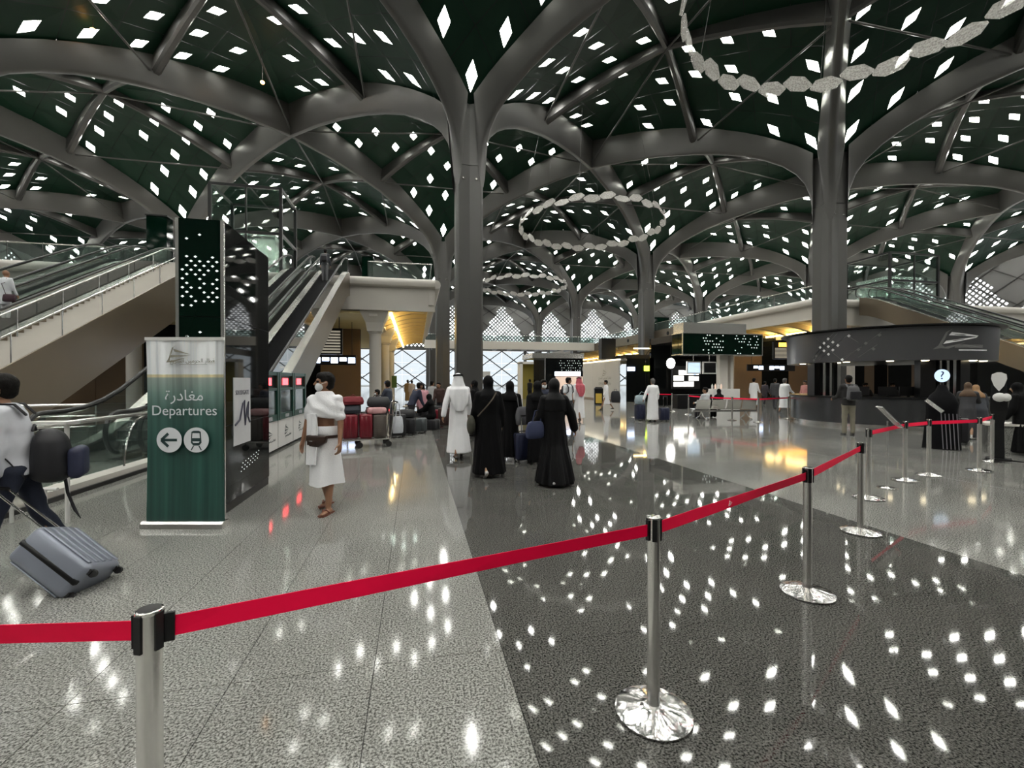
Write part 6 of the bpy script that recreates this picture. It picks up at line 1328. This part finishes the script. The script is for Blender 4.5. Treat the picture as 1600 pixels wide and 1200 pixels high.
# ------------------------------------------------------------------ luggage trolley and its load
tp = floor_at(577, 697); trz = HD(12)
def tl(x, y, z): 
    v = Matrix.Rotation(trz, 3, 'Z') @ Vector((x, y, 0)); return (tp.x + v.x, tp.y + v.y, z)
tr = thing('luggage_trolley', 'chrome luggage trolley loaded with maroon and grey cases', 'trolley', tp, trz)
b = MB(); b.tube([(-.62, -.3, .2), (.45, -.3, .2), (.45, .3, .2), (-.62, .3, .2)], .02, 8, closed=True); b.build('bed_frame', M_CHROME, tr, smooth=True)
for y in (-.15, .15): b = MB(); b.tube([(-.62, y, .2), (.45, y, .2)], .012, 6); b.build('bed_bar', M_CHROME, tr)
for y in (-.28, .28):
    b = MB(); b.tube([(.45, y, .2), (.5, y, .6), (.55, y, 1.02), (.62, y, 1.08)], .02, 8); b.build('upright', M_CHROME, tr, smooth=True)
    b = MB(); b.tube([(-.25, y, .2), (-.25, y, .12)], .014, 6); b.tube([(-.25, y - .02, .07), (-.25, y + .02, .07)], .07, 14); b.build('wheel', M_RUBBER, tr, smooth=True)
    b = MB(); b.tube([(.42, y, .2), (.42, y, .12)], .014, 6); b.tube([(.42, y - .02, .07), (.42, y + .02, .07)], .07, 14); b.build('wheel', M_RUBBER, tr, smooth=True)
b = MB(); b.tube([(.62, -.3, 1.08), (.62, .3, 1.08)], .02, 8); b.build('push_bar', M_BLKPL, tr, smooth=True); b = MB(); b.tube([(.52, -.28, .75), (.52, .28, .75)], .012, 6); b.build('basket_bar', M_CHROME, tr)
M_MAR = mat('maroon_shell', (.16, .008, .018), .3); M_TAUPE = mat('taupe_fabric', (.085, .07, .06), .7); M_PINKC = mat('pink_case', (.62, .35, .36), .5)
suitcase('maroon hard suitcase at the left end of the trolley', tl(-.45, 0, .22), trz, .34, .5, .58, M_MAR, ribs=3, wheels=False); suitcase('second maroon suitcase standing against the taupe one', tl(-.1, -.02, .22), trz, .30, .5, .58, M_MAR, ribs=3, wheels=False)
suitcase('large taupe suitcase standing nearest the trolley handle', tl(.22, -.02, .22), trz, .32, .5, .56, M_TAUPE, ribs=1, wheels=False)
suitcase('flat pink suitcase with black straps on top of the taupe one', tl(.16, 0, .79), trz, .46, .46, .17, M_PINKC, ribs=1, wheels=False)
soft_bag('duffel_bag', 'black soft bag lying on the pink suitcase', 'bag', tl(.22, 0, .965), trz, .56, .34, .24, M_NAVYB, straps=[[(-.15, 0, .2), (-.1, 0, .28), (.1, 0, .28), (.15, 0, .2)]])
soft_bag('duffel_bag', 'navy soft bag stacked on the first maroon suitcase', 'bag', tl(-.40, 0, .81), trz, .42, .4, .22, cloth('navybag', (.025, .03, .04)), straps=[[(-.1, 0, .18), (0, 0, .27), (.1, 0, .18)]])
soft_bag('duffel_bag', 'red holdall at the very top left of the trolley load', 'bag', tl(-.38, 0, 1.02), trz, .52, .3, .2, cloth('redbag', (.16, .012, .018)), straps=[[(-.1, 0, .16), (0, 0, .25), (.1, 0, .16)]])
soft_bag('plastic_bag', 'translucent white plastic bag with blue print hung on the trolley handle', 'bag', tl(.66, -.14, .30), trz, .27, .14, .42, mat('plastic_white', (.55, .57, .62), .3, noise_s=9, noise_a=.25), straps=[[(-.05, 0, .40), (-.02, 0, .74), (.0, 0, .76), (.03, 0, .74), (.06, 0, .40)]])
# second load further back
t2p = at_depth(628, 15.6)
suitcase('black suitcase on the floor behind the trolley', at_depth(622, 14.8), HD(20), .45, .28, .55, M_NAVYB, ribs=2)
suitcase('maroon suitcase lying behind the pink shirt', at_depth(682, 16.2), HD(0), .5, .3, .5, M_MAR, ribs=2); suitcase('dark grey suitcase stacked beside the black trolley case', at_depth(640, 15.4), HD(10), .5, .3, .5, M_GREYD, ribs=2)
suitcase('big black upright suitcase with raised handle left of the white-robed man', floor_at(662, 662), HD(4), .48, .3, .7, M_NAVYB, handle=.3, ribs=2); suitcase('black upright suitcase next to the one with raised handle', floor_at(681, 662), HD(-4), .4, .28, .62, M_NAVYB, ribs=2)
suitcase('brown suitcase standing against the dark column', at_depth(694, 15.5), HD(0), .42, .3, .6, cloth('brownjacket', (.06, .03, .025)), ribs=2)

suitcase('black suitcase standing just right of the trolley handle', at_depth(621, 12.6), HD(15), .44, .28, .6, M_NAVYB, ribs=2)
suitcase('wide black suitcase in front of the bending man', at_depth(636, 13.1), HD(-10), .5, .3, .46, M_NAVYB, ribs=2); suitcase('low dark suitcase below the pink checked shirt', at_depth(654, 13.6), HD(5), .48, .3, .42, M_GREYD, ribs=2)
soft_bag('duffel_bag', 'black holdall on the wide black suitcase', 'bag', tuple(at_depth(636, 13.1)[:2]) + (.52,), HD(-10), .5, .28, .24, M_NAVYB, straps=[[(-.1, 0, .2), (0, 0, .29), (.1, 0, .2)]])
abaya('woman in black crouching among the luggage left of the white robe', at_depth(676, 14.6), HD(60), 1.5, {'seat': .46, 'legL': (1.4, 1.5), 'legR': (1.4, 1.5), 'lean': .2, 'armL': (.6, .1, .6), 'armR': (.6, .1, .6)}, .03)
suitcase('dark suitcase used as a seat by the crouching woman in black', at_depth(676, 14.62), HD(60), .5, .32, .34, M_NAVYB, ribs=2, wheels=False)
bpy.data.scenes.remove(BAKE)
